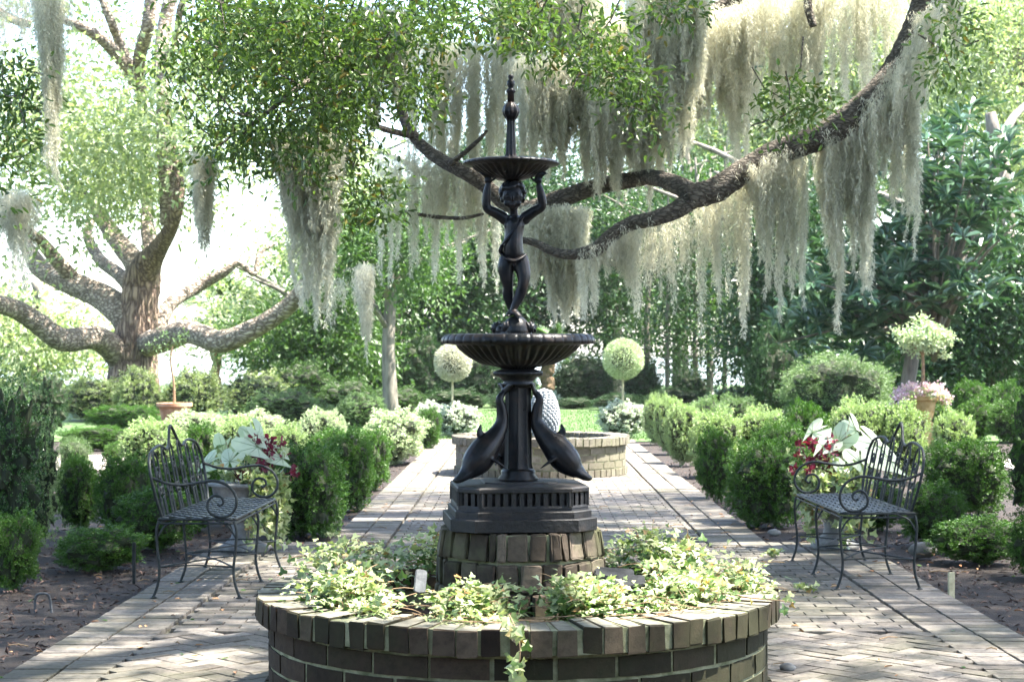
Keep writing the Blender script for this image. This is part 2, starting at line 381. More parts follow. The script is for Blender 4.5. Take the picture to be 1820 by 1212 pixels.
# ------------------------------------------------------------------ round brick basins
def basin(name, cx, cyy, label, near):
    root = empty(name, (cx, cyy, 0), label, 'basin', 'round brick fountain basins')
    nb = 76; H = .426; rim = MB(); rb = .09
    for i in range(nb):
        a = i*2*math.pi/nb+random.gauss(0, .004); rr = .9+random.gauss(0, .0012)
        tw = (2*math.pi*1.0/nb)/2-random.uniform(.005, .013)*.8
        # tapered header brick standing on edge
        z = H-rb/2+random.gauss(0, .0025)
        Vb = []
        bv = .0045
        for zz, ins in ((-rb/2, bv*.6), (-rb/2+bv, 0), (rb/2-bv, 0), (rb/2, bv)):
            for (ra, sgn) in ((rr-.11+ins, -1), (rr+.1-ins, -1), (rr+.1-ins, 1), (rr-.11+ins, 1)):
                wd = tw*ra/1.0-ins*.7
                Vb.append((ra+random.gauss(0, .0022), sgn*wd+random.gauss(0, .0016), zz+random.gauss(0, .0018)))
        Vb = np.array(Vb); ca, sa = math.cos(a), math.sin(a)
        Vb = np.column_stack([Vb[:, 0]*ca-Vb[:, 1]*sa, Vb[:, 0]*sa+Vb[:, 1]*ca, Vb[:, 2]+z])
        F = [[3, 2, 1, 0]]+[[k*4+j, k*4+(j+1) % 4, k*4+4+(j+1) % 4, k*4+4+j] for k in range(3) for j in range(4)]
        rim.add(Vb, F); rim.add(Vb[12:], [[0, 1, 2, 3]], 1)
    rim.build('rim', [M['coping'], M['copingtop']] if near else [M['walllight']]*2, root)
    mo = MB(); lathe(mo, [(.8, H-rb+.002), (.9935, H-rb+.004), (.9935, H-.004), (.8, H-.004), (.8, H-rb+.002)], 192, cap=False)
    mo.build('rim_mortar', M['mortar'], root, smooth=False)
    wl = MB(); R0 = .955
    def course(z0, h, n, depth, r0, off):
        for i in range(n):
            a0 = (i+off)*2*math.pi/n; half = math.pi/n-random.uniform(.005, .01)/r0
            ks = 4 if n < 50 else 2
            an = np.linspace(a0-half, a0+half, ks); jr = random.gauss(0, .001)
            V = []
            for rr, dz in ((r0-depth, 0), (r0+jr, 0)):
                for zz in (z0+.005, z0+h-.005):
                    for k, t in enumerate(an):
                        V.append(((rr+random.gauss(0, .0008))*math.cos(t), (rr+random.gauss(0, .0012))*math.sin(t), zz+random.gauss(0, .001)))
            n_ = ks; F = []
            for k in range(n_-1):
                F.append([2*n_+k, 2*n_+k+1, 3*n_+k+1, 3*n_+k])
                F.append([n_+k, 3*n_+k, 3*n_+k+1, n_+k+1]); F.append([k, k+1, 2*n_+k+1, 2*n_+k])
            F.append([0, 2*n_, 3*n_, n_]); F.append([n_-1, 2*n_-1, 4*n_-1, 3*n_-1])
            wl.add(V, F)
    course(0, .085, 70, .09, .975, 0)
    course(.088, .078, 28, .09, R0, 0); course(.168, .078, 28, .09, R0, .5); course(.248, .078, 28, .09, R0, .1)
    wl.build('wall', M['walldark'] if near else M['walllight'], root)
    mo = MB(); lathe(mo, [(.82, 0), (R0-.0055, 0), (R0-.0055, H-rb+.003), (.82, H-rb+.004), (.82, 0)], 192, cap=False); mo.build('mortar', M['mortar'], root)
    return root
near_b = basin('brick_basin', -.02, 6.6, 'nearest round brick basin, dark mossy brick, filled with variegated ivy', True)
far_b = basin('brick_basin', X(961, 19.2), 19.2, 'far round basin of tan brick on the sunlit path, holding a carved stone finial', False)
mb = MB(); lathe(mb, [(0.001, .26), (.83, .26), (.83, .25)], 64, cap=False); mb.build('soil', M['mulch'], near_b)
mb = MB(); lathe(mb, [(0.001, .2), (.83, .2), (.83, .19)], 64, cap=False); mb.build('basin_water', M['pondliner'], far_b)

# brick tiers under the fountain (rough stacked brick, slightly tapering)
CX, CYF = -.02, 6.6
tier = MB()
def octring(r, rot, n=8): return [(r*math.cos(rot+i*2*math.pi/n), r*math.sin(rot+i*2*math.pi/n)) for i in range(n)]
def tier_course(z0, z1, r0, r1, off):
    n = 8; rot = R(22.5+6)
    A = np.array(octring(r0, rot)); B_ = np.array(octring(r1, rot))
    for i in range(n):
        a0, a1, b0, b1 = A[i], A[(i+1) % n], B_[i], B_[(i+1) % n]
        cuts = [0]+sorted([k/3+off+random.uniform(-.04, .04) for k in range(0, 4) if .08 < k/3+off < .92])+[1]
        for u0, u1 in zip(cuts[:-1], cuts[1:]):
            g = .016; u0 += g; u1 -= g
            jr = random.gauss(0, .006)
            pts = []
            for (p0, p1, z) in ((a0, a1, z0+.004), (b0, b1, z1-.003)):
                for s_, u in ((1, u0), (1, u1), (.72, u1), (.72, u0)):
                    q = (p0*(1-u)+p1*u)*(s_+(jr if s_ == 1 else 0)*3)
                    pts.append((q[0]+random.gauss(0, .002), q[1]+random.gauss(0, .002), z+random.gauss(0, .002)))
            bm = bmesh.new(); vs = [bm.verts.new(p) for p in pts]
            for f in ([3, 2, 1, 0], [4, 5, 6, 7], [0, 1, 5, 4], [1, 2, 6, 5], [2, 3, 7, 6], [3, 0, 4, 7]): bm.faces.new([vs[k] for k in f])
            bmesh.ops.bevel(bm, geom=bm.edges[:], offset=.009, segments=2, affect='EDGES', profile=.6)
            bmesh.ops.subdivide_edges(bm, edges=bm.edges[:], cuts=1)
            for v in bm.verts: v.co += Vector(rng.normal(size=3)*.0012)
            bm.verts.index_update(); tier.add([v.co[:] for v in bm.verts], [[v.index for v in f.verts] for f in bm.faces]); bm.free()
tier_course(.26, .338, .352, .35, .0); tier_course(.34, .448, .348, .343, .16); tier_course(.45, .556, .342, .336, .0); tier_course(.56, .668, .338, .322, .16)
_t = tier.build('brick_plinth', M['walldark'], near_b, loc=(.01, 0, 0))
_t.active_material = mat_brick('worn_plinth_brick', (.024, .018, .013), (.06, .046, .034), (.13, .103, .078), .5, (.12, .13, .06))
mb = MB()
for z0, z1, r in ((.25, .66, .312),):
    a = octring(r, R(28.5)); V = [(x, y, z0) for x, y in a]+[(x, y, z1) for x, y in a]
    mb.add(V, [[i, (i+1) % 8, 8+(i+1) % 8, 8+i] for i in range(8)]+[list(range(8, 16))])
mb.build('plinth_mortar', M['mortar'], near_b, loc=(.01, 0, 0))

# ------------------------------------------------------------------ the black fountain
fo = empty('fountain', (CX, CYF, .668), 'tall black metal fountain, a child holding up a bowl above dolphins round the column', 'fountain')
BZ = .668
def z_(py): return Z(py, CYF)-BZ
mbx = M['bronze']
def oct_prism(mb, segs, rot=R(22.5+6), n=8, squash=1.0):
    """segs: list of (r, z) stacked polygons; alternating long and short sides"""
    V = []; 
    for r, z in segs:
        ch = r*.30
        pts = [(r-ch, -r), (r, -r+ch), (r, r-ch), (r-ch, r), (-r+ch, r), (-r, r-ch), (-r, -r+ch), (-r+ch, -r)]
        a = R(7)
        V += [(x*math.cos(a)-y*math.sin(a), x*math.sin(a)+y*math.cos(a), z) for x, y in pts]
    k = len(segs); F = [[i*8+j, i*8+(j+1) % 8, (i+1)*8+(j+1) % 8, (i+1)*8+j] for i in range(k-1) for j in range(8)]
    F += [list(range(8))[::-1], list(range((k-1)*8, k*8))]
    mb.add(V, F)
mb = MB()
oct_prism(mb, [(.272, 0), (.277, .003), (.277, .046), (.274, .049), (.258, .0495), (.258, .052), (.258, .073), (.254, .077), (.247, .078), (.246, .088)])
mb.build('base_step', M['castiron'], fo)
# slotted box: posts all round in front of a dark inner box
mb = MB(); oct_prism(mb, [(.222, .08), (.222, .15)]); oct_prism(mb, [(.247, .144), (.25, .148), (.25, .16), (.244, .166), (.14, .172), (.138, .176)])
oct_prism(mb, [(.248, .0885), (.246, .097), (.2, .098)])
def walk_oct(r):
    ch = r*.30
    pts = [(r-ch, -r), (r, -r+ch), (r, r-ch), (r-ch, r), (-r+ch, r), (-r, r-ch), (-r, -r+ch), (-r+ch, -r)]
    a = R(7); return [np.array((x*math.cos(a)-y*math.sin(a), x*math.sin(a)+y*math.cos(a))) for x, y in pts]
w8 = walk_oct(.237)
for i in range(8):
    p, q = w8[i], w8[(i+1) % 8]; L = np.linalg.norm(q-p); n = max(2, int(round(L/.031))); ang = math.atan2(*(q-p)[::-1])
    for k in range(n+1):
        c = p+(q-p)*(k/n); boxes(mb, (c[0], c[1], .121), (.009 if 0 < k < n else .012, .009, .0275), ang, bevel=.001)
mb.build('slotted_box', M['castiron'], fo)
# column with flutes
mb = MB()
def fl(n, d): return lambda i, a: -d*np.abs(np.sin(a*n/2))**.5
lathe(mb, [(.075, .17), (.078, .185), (.066, .2), (.068, .21), (.06, .222)], 48)
lathe(mb, [(.058, .22), (.053, .24), (.05, .5), (.052, .54)], 96, flute=fl(8, .16), cap=False)
lathe(mb, [(.052, .535), (.064, .545), (.066, .55), (.056, .556), (.07, .572), (.088, .58), (.094, .588), (.092, .597), (.07, .604), (.052, .61), (.05, .618), (.062, .626), (.066, .632), (.058, .638), (.062, .645), (.072, .65)], 64,
      flute=lambda i, a: .03*np.cos(a*24) if i in (5, 6, 7) else 0)
mb.build('column', mbx, fo, smooth=True)
def bowl(name, R_, ztop, zbot, rneck, lip, ngad, parent, loc=(0, 0, 0), deep=1.):
    mb = MB(); h = ztop-zbot
    prof = [(rneck*.8, zbot-.004), (rneck, zbot), (rneck*1.12, zbot+h*.05), (R_*.46, zbot+h*.14), (R_*.62, zbot+h*.33), (R_*.74, zbot+h*.55), (R_*.79, zbot+h*.66), (R_*.8, zbot+h*.69),
            (R_*.99, ztop-lip), (R_, ztop-lip*.8), (R_*.985, ztop-lip*.35), (R_*.95, ztop-.002), (R_*.92, ztop), (R_*.88, ztop-.004), (R_*.7, ztop-h*.35), (.02, ztop-h*.6)]
    def f(i, a):
        if 2 <= i <= 6: return .028*np.cos(a*ngad)*(1 if i < 6 else .4)
        if 8 <= i <= 11: return -.012*np.abs(np.cos(a*ngad*.5))**14
        return 0*a
    lathe(mb, prof, ngad*10, flute=f, cap=True)
    return mb.build(name, mbx, parent, loc=loc, smooth=True)
lb = bowl('lower_bowl', .299, z_(594), z_(656), .062, .036, 40, fo)
ub = bowl('upper_bowl', .188, z_(287), z_(319), .06, .014, 32, fo, loc=(X(908, CYF)-CX, 0, 0))

def remesh_obj(name, mb, vox, mat, parent, loc, smooth_it=6, fac=.5):
    o = mb.build(name, mat, parent, loc, smooth=True)
    r = o.modifiers.new('r', 'REMESH'); r.mode = 'VOXEL'; r.voxel_size = vox; r.use_smooth_shade = True
    s_ = o.modifiers.new('s', 'SMOOTH'); s_.iterations = smooth_it; s_.factor = fac
    dg = bpy.context.evaluated_depsgraph_get(); me = bpy.data.meshes.new_from_object(o.evaluated_get(dg))
    o.modifiers.clear(); old = o.data; o.data = me; bpy.data.meshes.remove(old); me.name = name
    me.materials.clear(); me.materials.append(mat)
    for p in me.polygons: p.use_smooth = True
    return o
def ell(mb, c, r, rot=None, n=20):
    u = np.linspace(0, math.pi, n//2+1)[1:-1]; a = np.arange(n)*2*math.pi/n
    V = [(0, 0, 1)]+[(math.sin(t)*math.cos(b), math.sin(t)*math.sin(b), math.cos(t)) for t in u for b in a]+[(0, 0, -1)]
    V = np.array(V)*np.array(r)
    if rot is not None: V = V@np.array(Matrix.Rotation(rot[0], 3, rot[1])).T
    V = V+np.array(c); k = len(u); F = [[0, 1+j, 1+(j+1) % n] for j in range(n)]
    F += [[1+i*n+j, 1+(i+1)*n+j, 1+(i+1)*n+(j+1) % n, 1+i*n+(j+1) % n] for i in range(k-1) for j in range(n)]
    F += [[len(V)-1, 1+(k-1)*n+(j+1) % n, 1+(k-1)*n+j] for j in range(n)]
    mb.add(V, F)

def dolphin(label, az):
    mb = MB()  # local: u outward (x), z up from the base plate
    sp = [(x, 0, z) for x, z in ((.262, .022), (.246, .03), (.222, .045), (.198, .068), (.172, .095), (.146, .127), (.118, .155), (.09, .19), (.072, .23), (.075, .28), (.084, .315), (.062, .345))]
    ra = [.012, .021, .037, .052, .058, .055, .044, .033, .025, .02, .015, .011]
    tube(mb, sp, ra, 16, sub=5)
    tube(mb, [(.206, 0, .055), (.24, 0, .028), (.27, 0, .012), (.286, 0, .009)], [.033, .026, .019, .009], 12, sub=4, flat=(1.25, .75))   # beak
    tube(mb, [(.222, 0, .034), (.25, 0, .013), (.272, 0, .003)], [.016, .011, .006], 10, sub=3)                       # lower jaw
    ell(mb, (.199, .036, .082), (.009, .007, .009)); ell(mb, (.199, -.036, .082), (.009, .007, .009))                # brows
    for s in (-1, 1):
        tube(mb, [(.16, s*.035, .1), (.125, s*.06, .075), (.09, s*.07, .05)], [.016, .012, .004], 8, sub=3, flat=(1, .5))   # pectoral fins
    tube(mb, [(.15, 0, .155), (.172, 0, .188), (.166, 0, .222)], [.026, .015, .003], 8, sub=3, flat=(.4, 1.1))        # dorsal fin
    for s in (-1, 1):
        tube(mb, [(.064, 0, .342), (.058, s*.03, .364), (.06, s*.058, .372)], [.012, .012, .003], 8, sub=3, flat=(.5, 1.2))   # tail flukes
    o = remesh_obj('dolphin', mb, .0042, mbx, fo, (0, 0, .176), 4); o.rotation_euler.z = az
    return o
dolphin('', R(-5)); dolphin('', R(212)); dolphin('', R(102))

# rock with shells that the child stands on
mb = MB(); cxs = X(915, CYF)-CX
ell(mb, (cxs+.005, -.012, z_(589)), (.056, .062, .062)); lathe(mb, [(.07, z_(600)), (.066, z_(590)), (.04, z_(583))], 24, c=(cxs, 0, 0))
ell(mb, (cxs-.055, -.01, z_(588)), (.02, .028, .024)); ell(mb, (cxs+.0, -.05, z_(590)), (.028, .02, .022))
remesh_obj('rock', mb, .004, mbx, fo, (0, 0, 0), 3)
for sx, sy in ((-.03, -.045), (.055, -.03), (-.068, .01), (.06, .03)):
    mb = MB()
    lathe(mb, [(.002, -.016), (.014, -.014), (.022, -.004), (.024, .004), (.02, .013), (.01, .02), (.001, .022)], 40, flute=lambda i, a: .16*np.cos(a*9))
    o = mb.build('shell', mbx, fo, loc=(cxs+sx, sy, z_(583)), smooth=True); o.rotation_euler = (R(70)*(-1 if sy < 0 else 1), 0, R(20*sx*20))

# the child: one continuous surface
def pt(px, py, dy=0.): return (X(px, CYF)-CX, dy, z_(py))
mb = MB()
tube(mb, [pt(913, 466, .0), pt(913, 452, 0), pt(912, 436, -.006), pt(913, 418, -.004), pt(914, 402, .002), pt(915, 390, .004), pt(915, 383, .004)], [.038, .048, .046, .043, .047, .039, .019], 18, sub=4, flat=(1.08, .84))
ell(mb, pt(912, 440, -.014), (.034, .03, .036))                               # belly
ell(mb, pt(904, 402, -.018), (.018, .014, .015)); ell(mb, pt(924, 402, -.018), (.018, .014, .015))
ell(mb, pt(903, 462, .014), (.026, .03, .026)); ell(mb, pt(923, 462, .014), (.026, .03, .026))
tube(mb, [pt(914, 388, .002), pt(913, 378, -.004), pt(912, 370, -.006)], [.018, .0155, .017], 12, sub=3)   # neck
ell(mb, pt(911, 350, -.006), (.041, .044, .05)); ell(mb, pt(911, 362, -.022), (.028, .026, .022)); ell(mb, pt(911, 371, -.03), (.012, .012, .01))
ell(mb, pt(901, 363, -.03), (.012, .012, .012)); ell(mb, pt(921, 363, -.03), (.012, .012, .012))             # cheeks
tube(mb, [pt(911, 350, -.047), pt(911, 356, -.052), pt(911, 359, -.058)], [.004, .005, .0075], 8)           # nose
ell(mb, pt(911, 366, -.044), (.012, .006, .0028)); ell(mb, pt(911, 368.5, -.042), (.009, .006, .003))        # lips
for s in (-1, 1):
    ell(mb, pt(911+s*8, 347, -.044), (.01, .005, .003)); ell(mb, pt(911+s*8, 351.5, -.0415), (.0062, .005, .004))  # brows, eyes
    ell(mb, pt(911+s*19, 355, .0), (.006, .012, .014))
def arm(sh, el_, wr, s):
    tube(mb, [sh, ((sh[0]*.5+el_[0]*.5), (sh[1]+el_[1])/2, (sh[2]+el_[2])/2), el_, ((el_[0]+wr[0])/2+s*.004, (el_[1]+wr[1])/2, (el_[2]+wr[2])/2), wr], [.023, .0205, .018, .017, .0115], 12, sub=4)
arm(pt(896, 388, 0), pt(866, 370, -.012), pt(868, 328, -.02), -1); ell(mb, pt(897, 390, 0), (.024, .022, .022))
arm(pt(932, 388, 0), pt(963, 367, -.012), pt(957, 329, -.02), 1); ell(mb, pt(932, 390, 0), (.024, .022, .022))
for s, hx, hy in ((-1, 868, 323), (1, 957, 323)):    # hands: palm, four fingers bent round the underside of the bowl, thumb at the side
    ell(mb, pt(hx, hy-1, -.022), (.015, .011, .015))
    for k, (du, ln) in enumerate(((-1.5, .85), (-.5, 1.), (.5, .95), (1.5, .72))):
        x0, y0, z0 = pt(hx, hy-6, -.022)
        x0 += du*.0078; o_ = s*.012
        tube(mb, [(x0, y0-.002, z0), (x0+o_*.6, y0-.01, z0+.012*ln), (x0+o_*1.4, y0-.006, z0+.02*ln), (x0+o_*1.9, y0+.004, z0+.022*ln)], [.0042, .004, .0036, .0028], 7, sub=2)
    x0, y0, z0 = pt(hx-s*6, hy-1, -.022)
    tube(mb, [(x0, y0, z0), (x0-s*.012, y0-.006, z0+.006), (x0-s*.016, y0-.004, z0+.016)], [.005, .0045, .0034], 7, sub=2)
def leg(pts, ra): tube(mb, pts, ra, 14, sub=4)
leg([pt(903, 460, .004), pt(899, 476, -.002), pt(901, 496, -.004), pt(903, 510, -.002), pt(903, 524, .006), pt(907, 542, .006), pt(911, 554, .0)], [.034, .032, .0255, .02, .0215, .0165, .0135])
leg([pt(923, 460, 0), pt(928, 476, -.008), pt(931, 492, -.018), pt(929, 507, -.024), pt(925, 522, -.02), pt(917, 540, -.026), pt(912, 553, -.03)], [.034, .032, .0265, .021, .022, .0165, .013])
for a, b_ in ((pt(911, 555, 0), pt(903, 561, -.035)), (pt(912, 555, -.028), pt(923, 562, -.055))):
    tube(mb, [a, ((a[0]+b_[0])/2, (a[1]+b_[1])/2-.002, (a[2]+b_[2])/2+.002), b_], [.015, .014, .009], 10, sub=3, flat=(1.15, .8))
    for k in range(5):
        u = (k-2)*.0048; ell(mb, (b_[0]+u, b_[1]-.008+abs(k-2)*.0018, b_[2]-.001), (.0035, .006, .0035), n=8)
body = remesh_obj('child_figure', mb, .0026, mbx, fo, (0, 0, 0), 3, .45)
# hair: curls
mb = MB(); c0 = np.array(pt(911, 346, 0))
ell(mb, c0+[0, .008, .006], (.044, .046, .046))
for d in rdir(230):
    if d[2] < -.55 or (d[1] < -.35 and d[2] < .32): continue
    p = c0+np.array([0, .006, .004])+d*np.array([.045, .047, .05]); ell(mb, p, np.array([.0105, .0105, .0095])*random.uniform(.8, 1.2), n=8)
remesh_obj('hair', mb, .0032, mbx, body, (0, 0, 0), 1, .3)
# sash across the chest and cloth at the hips
mb = MB(); tube(mb, [pt(930, 386, -.024), pt(922, 398, -.04), pt(910, 414, -.047), pt(899, 428, -.044), pt(893, 436, -.03)], [.008, .01, .01, .01, .007], 8, sub=4, flat=(1, .5))
tube(mb, [pt(893, 436, -.028), pt(890, 446, -.016), pt(892, 452, .01)], [.008, .01, .008], 8, sub=3)
remesh_obj('sash', mb, .003, mbx, body, (0, 0, 0), 2)
mb = MB(); tube(mb, [pt(892, 452, -.02), pt(902, 460, -.042), pt(913, 464, -.048), pt(924, 460, -.042), pt(934, 452, -.02)], [.008, .012, .014, .012, .008], 10, sub=4, flat=(1.2, .5))
tube(mb, [pt(913, 462, -.046), pt(914, 474, -.046)], [.014, .006], 8)
remesh_obj('loincloth', mb, .003, mbx, body, (0, 0, 0), 2)
# finial
mb = MB(); fx = X(908, CYF)-CX
lathe(mb, [(.034, z_(287)), (.03, z_(282)), (.024, z_(278)), (.021, z_(274)), (.0195, z_(262)), (.0155, z_(220)), (.0165, z_(214)), (.02, z_(211))], 80, c=(fx, 0, 0), flute=fl(10, .2))
lathe(mb, [(.017, z_(213)), (.027, z_(206)), (.031, z_(200)), (.0315, z_(196)), (.027, z_(189)), (.017, z_(184)), (.0135, z_(182))], 48, c=(fx, 0, 0), flute=lambda i, a: .07*np.cos(a*8), cap=True)
lathe(mb, [(.0135, z_(184)), (.0125, z_(167)), (.018, z_(164)), (.018, z_(161)), (.011, z_(158)), (.011, z_(156)), (.0155, z_(151)), (.0145, z_(145)), (.008, z_(142)), (.0085, z_(140)), (.0115, z_(137)), (.009, z_(134)), (.001, z_(133))], 32, c=(fx, 0, 0))
mb.build('finial', mbx, fo, smooth=True)
mb = MB(); tube(mb, [(fx, 0, z_(330)), (fx, 0, z_(316))], [.003, .003], 8); mb.build('support_pin', mbx, fo)

# carved finial in the far basin
fr = empty('stone_finial', (X(967, 19.2), 19.2, .19), 'large grey carved stone cone covered in scales, standing in the far basin', 'sculpture')
mb = MB(); hh = Z(690, 19.2)-.19; z00 = hh-.56
pr = [(.07, z00-.02), (.1, z00+.03), (.145, z00+.11), (.163, z00+.2), (.158, z00+.3), (.135, z00+.4), (.095, z00+.49), (.05, z00+.545), (.005, hh)]
lathe(mb, pr, 40)
for i in range(17):
    t = i/16; zz = z00+.04+t*.48; rr = np.interp(zz, [p[1] for p in pr], [p[0] for p in pr]); n = max(6, int(2*math.pi*rr/.052))
    for k in range(n):
        a = (k+.5*(i % 2))*2*math.pi/n; ell(mb, (rr*math.cos(a), rr*math.sin(a), zz), (.026, .026, .022), n=6)
mb.build('cone', M['lightstone'], fr, smooth=False)
mb = MB(); lathe(mb, [(.17, -.0), (.17, .03), (.1, .05), (.07, .1), (.06, z00-.06), (.12, z00-.02), (.08, z00+.01)], 40); mb.build('foot', M['lightstone'], fr, smooth=False)

# ------------------------------------------------------------------ benches
def spiral(cx, cz, r0, a0, turns, sgn, n=26, r1=.012):
    t = np.linspace(0, 1, n); a = a0+sgn*t*turns*2*math.pi; r = r0*(1-t)**.8+r1*t
    return np.column_stack([cx+r*np.cos(a), cz+r*np.sin(a)])
def make_bench(label, loc, rz, Lh=.66):
    b = empty('garden_bench', loc, label, 'bench', 'wrought iron garden benches', rz); I = M['iron']
    xb, xf, zs = -.21, .205, .43
    # seat: frame rod plus woven flat straps
    mb = MB()
    loop = [(xb, -Lh, zs), (xf-.03, -Lh, zs), (xf, -Lh+.03, zs), (xf, Lh-.03, zs), (xf-.03, Lh, zs), (xb, Lh, zs), (xb, -Lh, zs)]
    tube(mb, loop, .0075, 8); tube(mb, [(x, y, z-.022) for x, y, z in loop], .006, 8); mb.build('seat_frame', I, b)
    mb = MB(); ny, nx = 25, 9
    for i in range(ny):
        y = -Lh+.03+(2*Lh-.06)*i/(ny-1)
        xs = np.linspace(xb, xf, nx*2+1); V = []; F = []
        for k, x in enumerate(xs):
            zz = zs+.006+.004*math.sin((k/2+i)*math.pi)
            V += [(x, y-.017, zz), (x, y+.017, zz), (x, y-.017, zz-.003), (x, y+.017, zz-.003)]
            if k: q = k*4; F += [[q-4, q, q+1, q-3], [q-2, q-1, q+3, q+2], [q-4, q-2, q+2, q], [q-3, q+1, q+3, q-1]]
        mb.add(V, F)
    for j in range(nx):
        x = xb+.025+(xf-xb-.05)*j/(nx-1); ys = np.linspace(-Lh, Lh, ny*2+1); V = []; F = []
        for k, y in enumerate(ys):
            zz = zs+.006-.004*math.sin((k/2+j+.5)*math.pi)
            V += [(x-.014, y, zz), (x+.014, y, zz), (x-.014, y, zz-.003), (x+.014, y, zz-.003)]
            if k: q = k*4; F += [[q-4, q-3, q+1, q], [q-2, q+2, q+3, q-1], [q-4, q, q+2, q-2], [q-3, q-1, q+3, q+1]]
        mb.add(V, F)
    mb.build('seat', I, b)
    def bp(y, z): return (xb+.005-.2*max(0, z-zs), y, z)
    half = [(0, .915), (.05, .885), (.1, .835), (.15, .8), (.22, .79), (.3, .81), (.38, .815), (.48, .805), (.58, .785), (.645, .73), (.665, .66), (.655, .58), (.63, .5), (.6, zs+.005)]
    out = [bp(-y, z) for y, z in half[::-1]]+[bp(y, z) for y, z in half[1:]]
    mb = MB(); tube(mb, out, .0085, 8, sub=4); mb.build('back_frame', I, b)
    # spindles with paired hoops and curls
    def topz(y):
        ys = [p[0] for p in half[:10]]; zs_ = [p[1] for p in half[:10]]; return np.interp(abs(y), ys, zs_)
    for y0, wd in ((-.5, .1), (-.3, .08), (-.1, .07), (.1, .07), (.3, .08), (.5, .1)):
        mb = MB(); zt = topz(y0)-.012
        hoop = [bp(y0-wd*.5, zs+.01), bp(y0-wd*.5, zt-.16), bp(y0-wd*.46, zt-.05), bp(y0, zt), bp(y0+wd*.46, zt-.05), bp(y0+wd*.5, zt-.16), bp(y0+wd*.5, zs+.01)]
        tube(mb, hoop, .0058, 6, sub=4)
        for s in (-1, 1):
            c = spiral(y0+s*.0, zt-.12, .035, R(90), .95, s, 20, .008)
            tube(mb, [bp(y, z) for y, z in c], .005, 6)
            c = spiral(y0+s*wd*.28, zs+.14, .036, R(-90), 1.1, s, 20, .008)
            tube(mb, [bp(y, z) for y, z in [(y0+s*wd*.28, zs+.01)]+[tuple(q) for q in c]], .005, 6)
        mb.build('spindle', I, b)
    for s in (-1, 1):
        mb = MB(); y = s*Lh
        arc = [(xb-.035, .655), (xb+.05, .625), (xb+.14, .618), (xb+.23, .632), (xb+.31, .64), (xb+.385, .61), (xb+.425, .55), (xb+.42, .49), (xb+.38, .449), (xb+.32, .445), (xb+.275, .475), (xb+.27, .525), (xb+.3, .558), (xb+.34, .553), (xb+.355, .525), (xb+.338, .506), (xb+.322, .512)]
        tube(mb, [(x, y, z) for x, z in arc], [.008]*10+[.0075]*4+[.007]*3, 8, sub=4); mb.build('armrest', I, b)
    for y in (-Lh+.0, 0, Lh-.0):
        for x, s in ((xb, -1), (xf, 1)):
            mb = MB()
            tube(mb, [(x-.0*s, y, zs-.01), (x+s*.012, y, .36), (x+s*.006, y, .26), (x-s*.004, y, .16), (x+s*.004, y, .08), (x+s*.028, y, .008)], .0078, 8, sub=4)
            lathe(mb, [(.018, 0), (.019, .004), (.01, .009), (.008, .014)], 14, c=(x+s*.028, y, 0))
            tube(mb, [(x+s*.008, y, .33), (x-s*.035, y, .395), (x-s*.1, y, .424)], .0055, 6, sub=4)
            mb.build('leg', I, b)
    for y0, y1 in ((-Lh, 0), (0, Lh)):
        for a, c in ((xb, xf), (xf, xb)):
            mb = MB(); tube(mb, [(a, y0, .17), (a*.5+c*.5+.02, (y0+y1)/2, .178), (c, y1, .17)], .0048, 6, sub=6); mb.build('stretcher', I, b)
    for y in (-Lh, 0, Lh):
        mb = MB(); tube(mb, [(xb, y, .17), (0, y, .18), (xf, y, .17)], .0048, 6, sub=4); mb.build('stretcher', I, b)
    return b
make_bench('left black wrought iron bench with curled arms and woven strap seat, beside the left planter', (-1.765, 9.98, 0), R(-1.5))
make_bench('right black wrought iron bench with curled arms and woven strap seat, beside the right planter', (1.985, 10.32, 0), R(182))

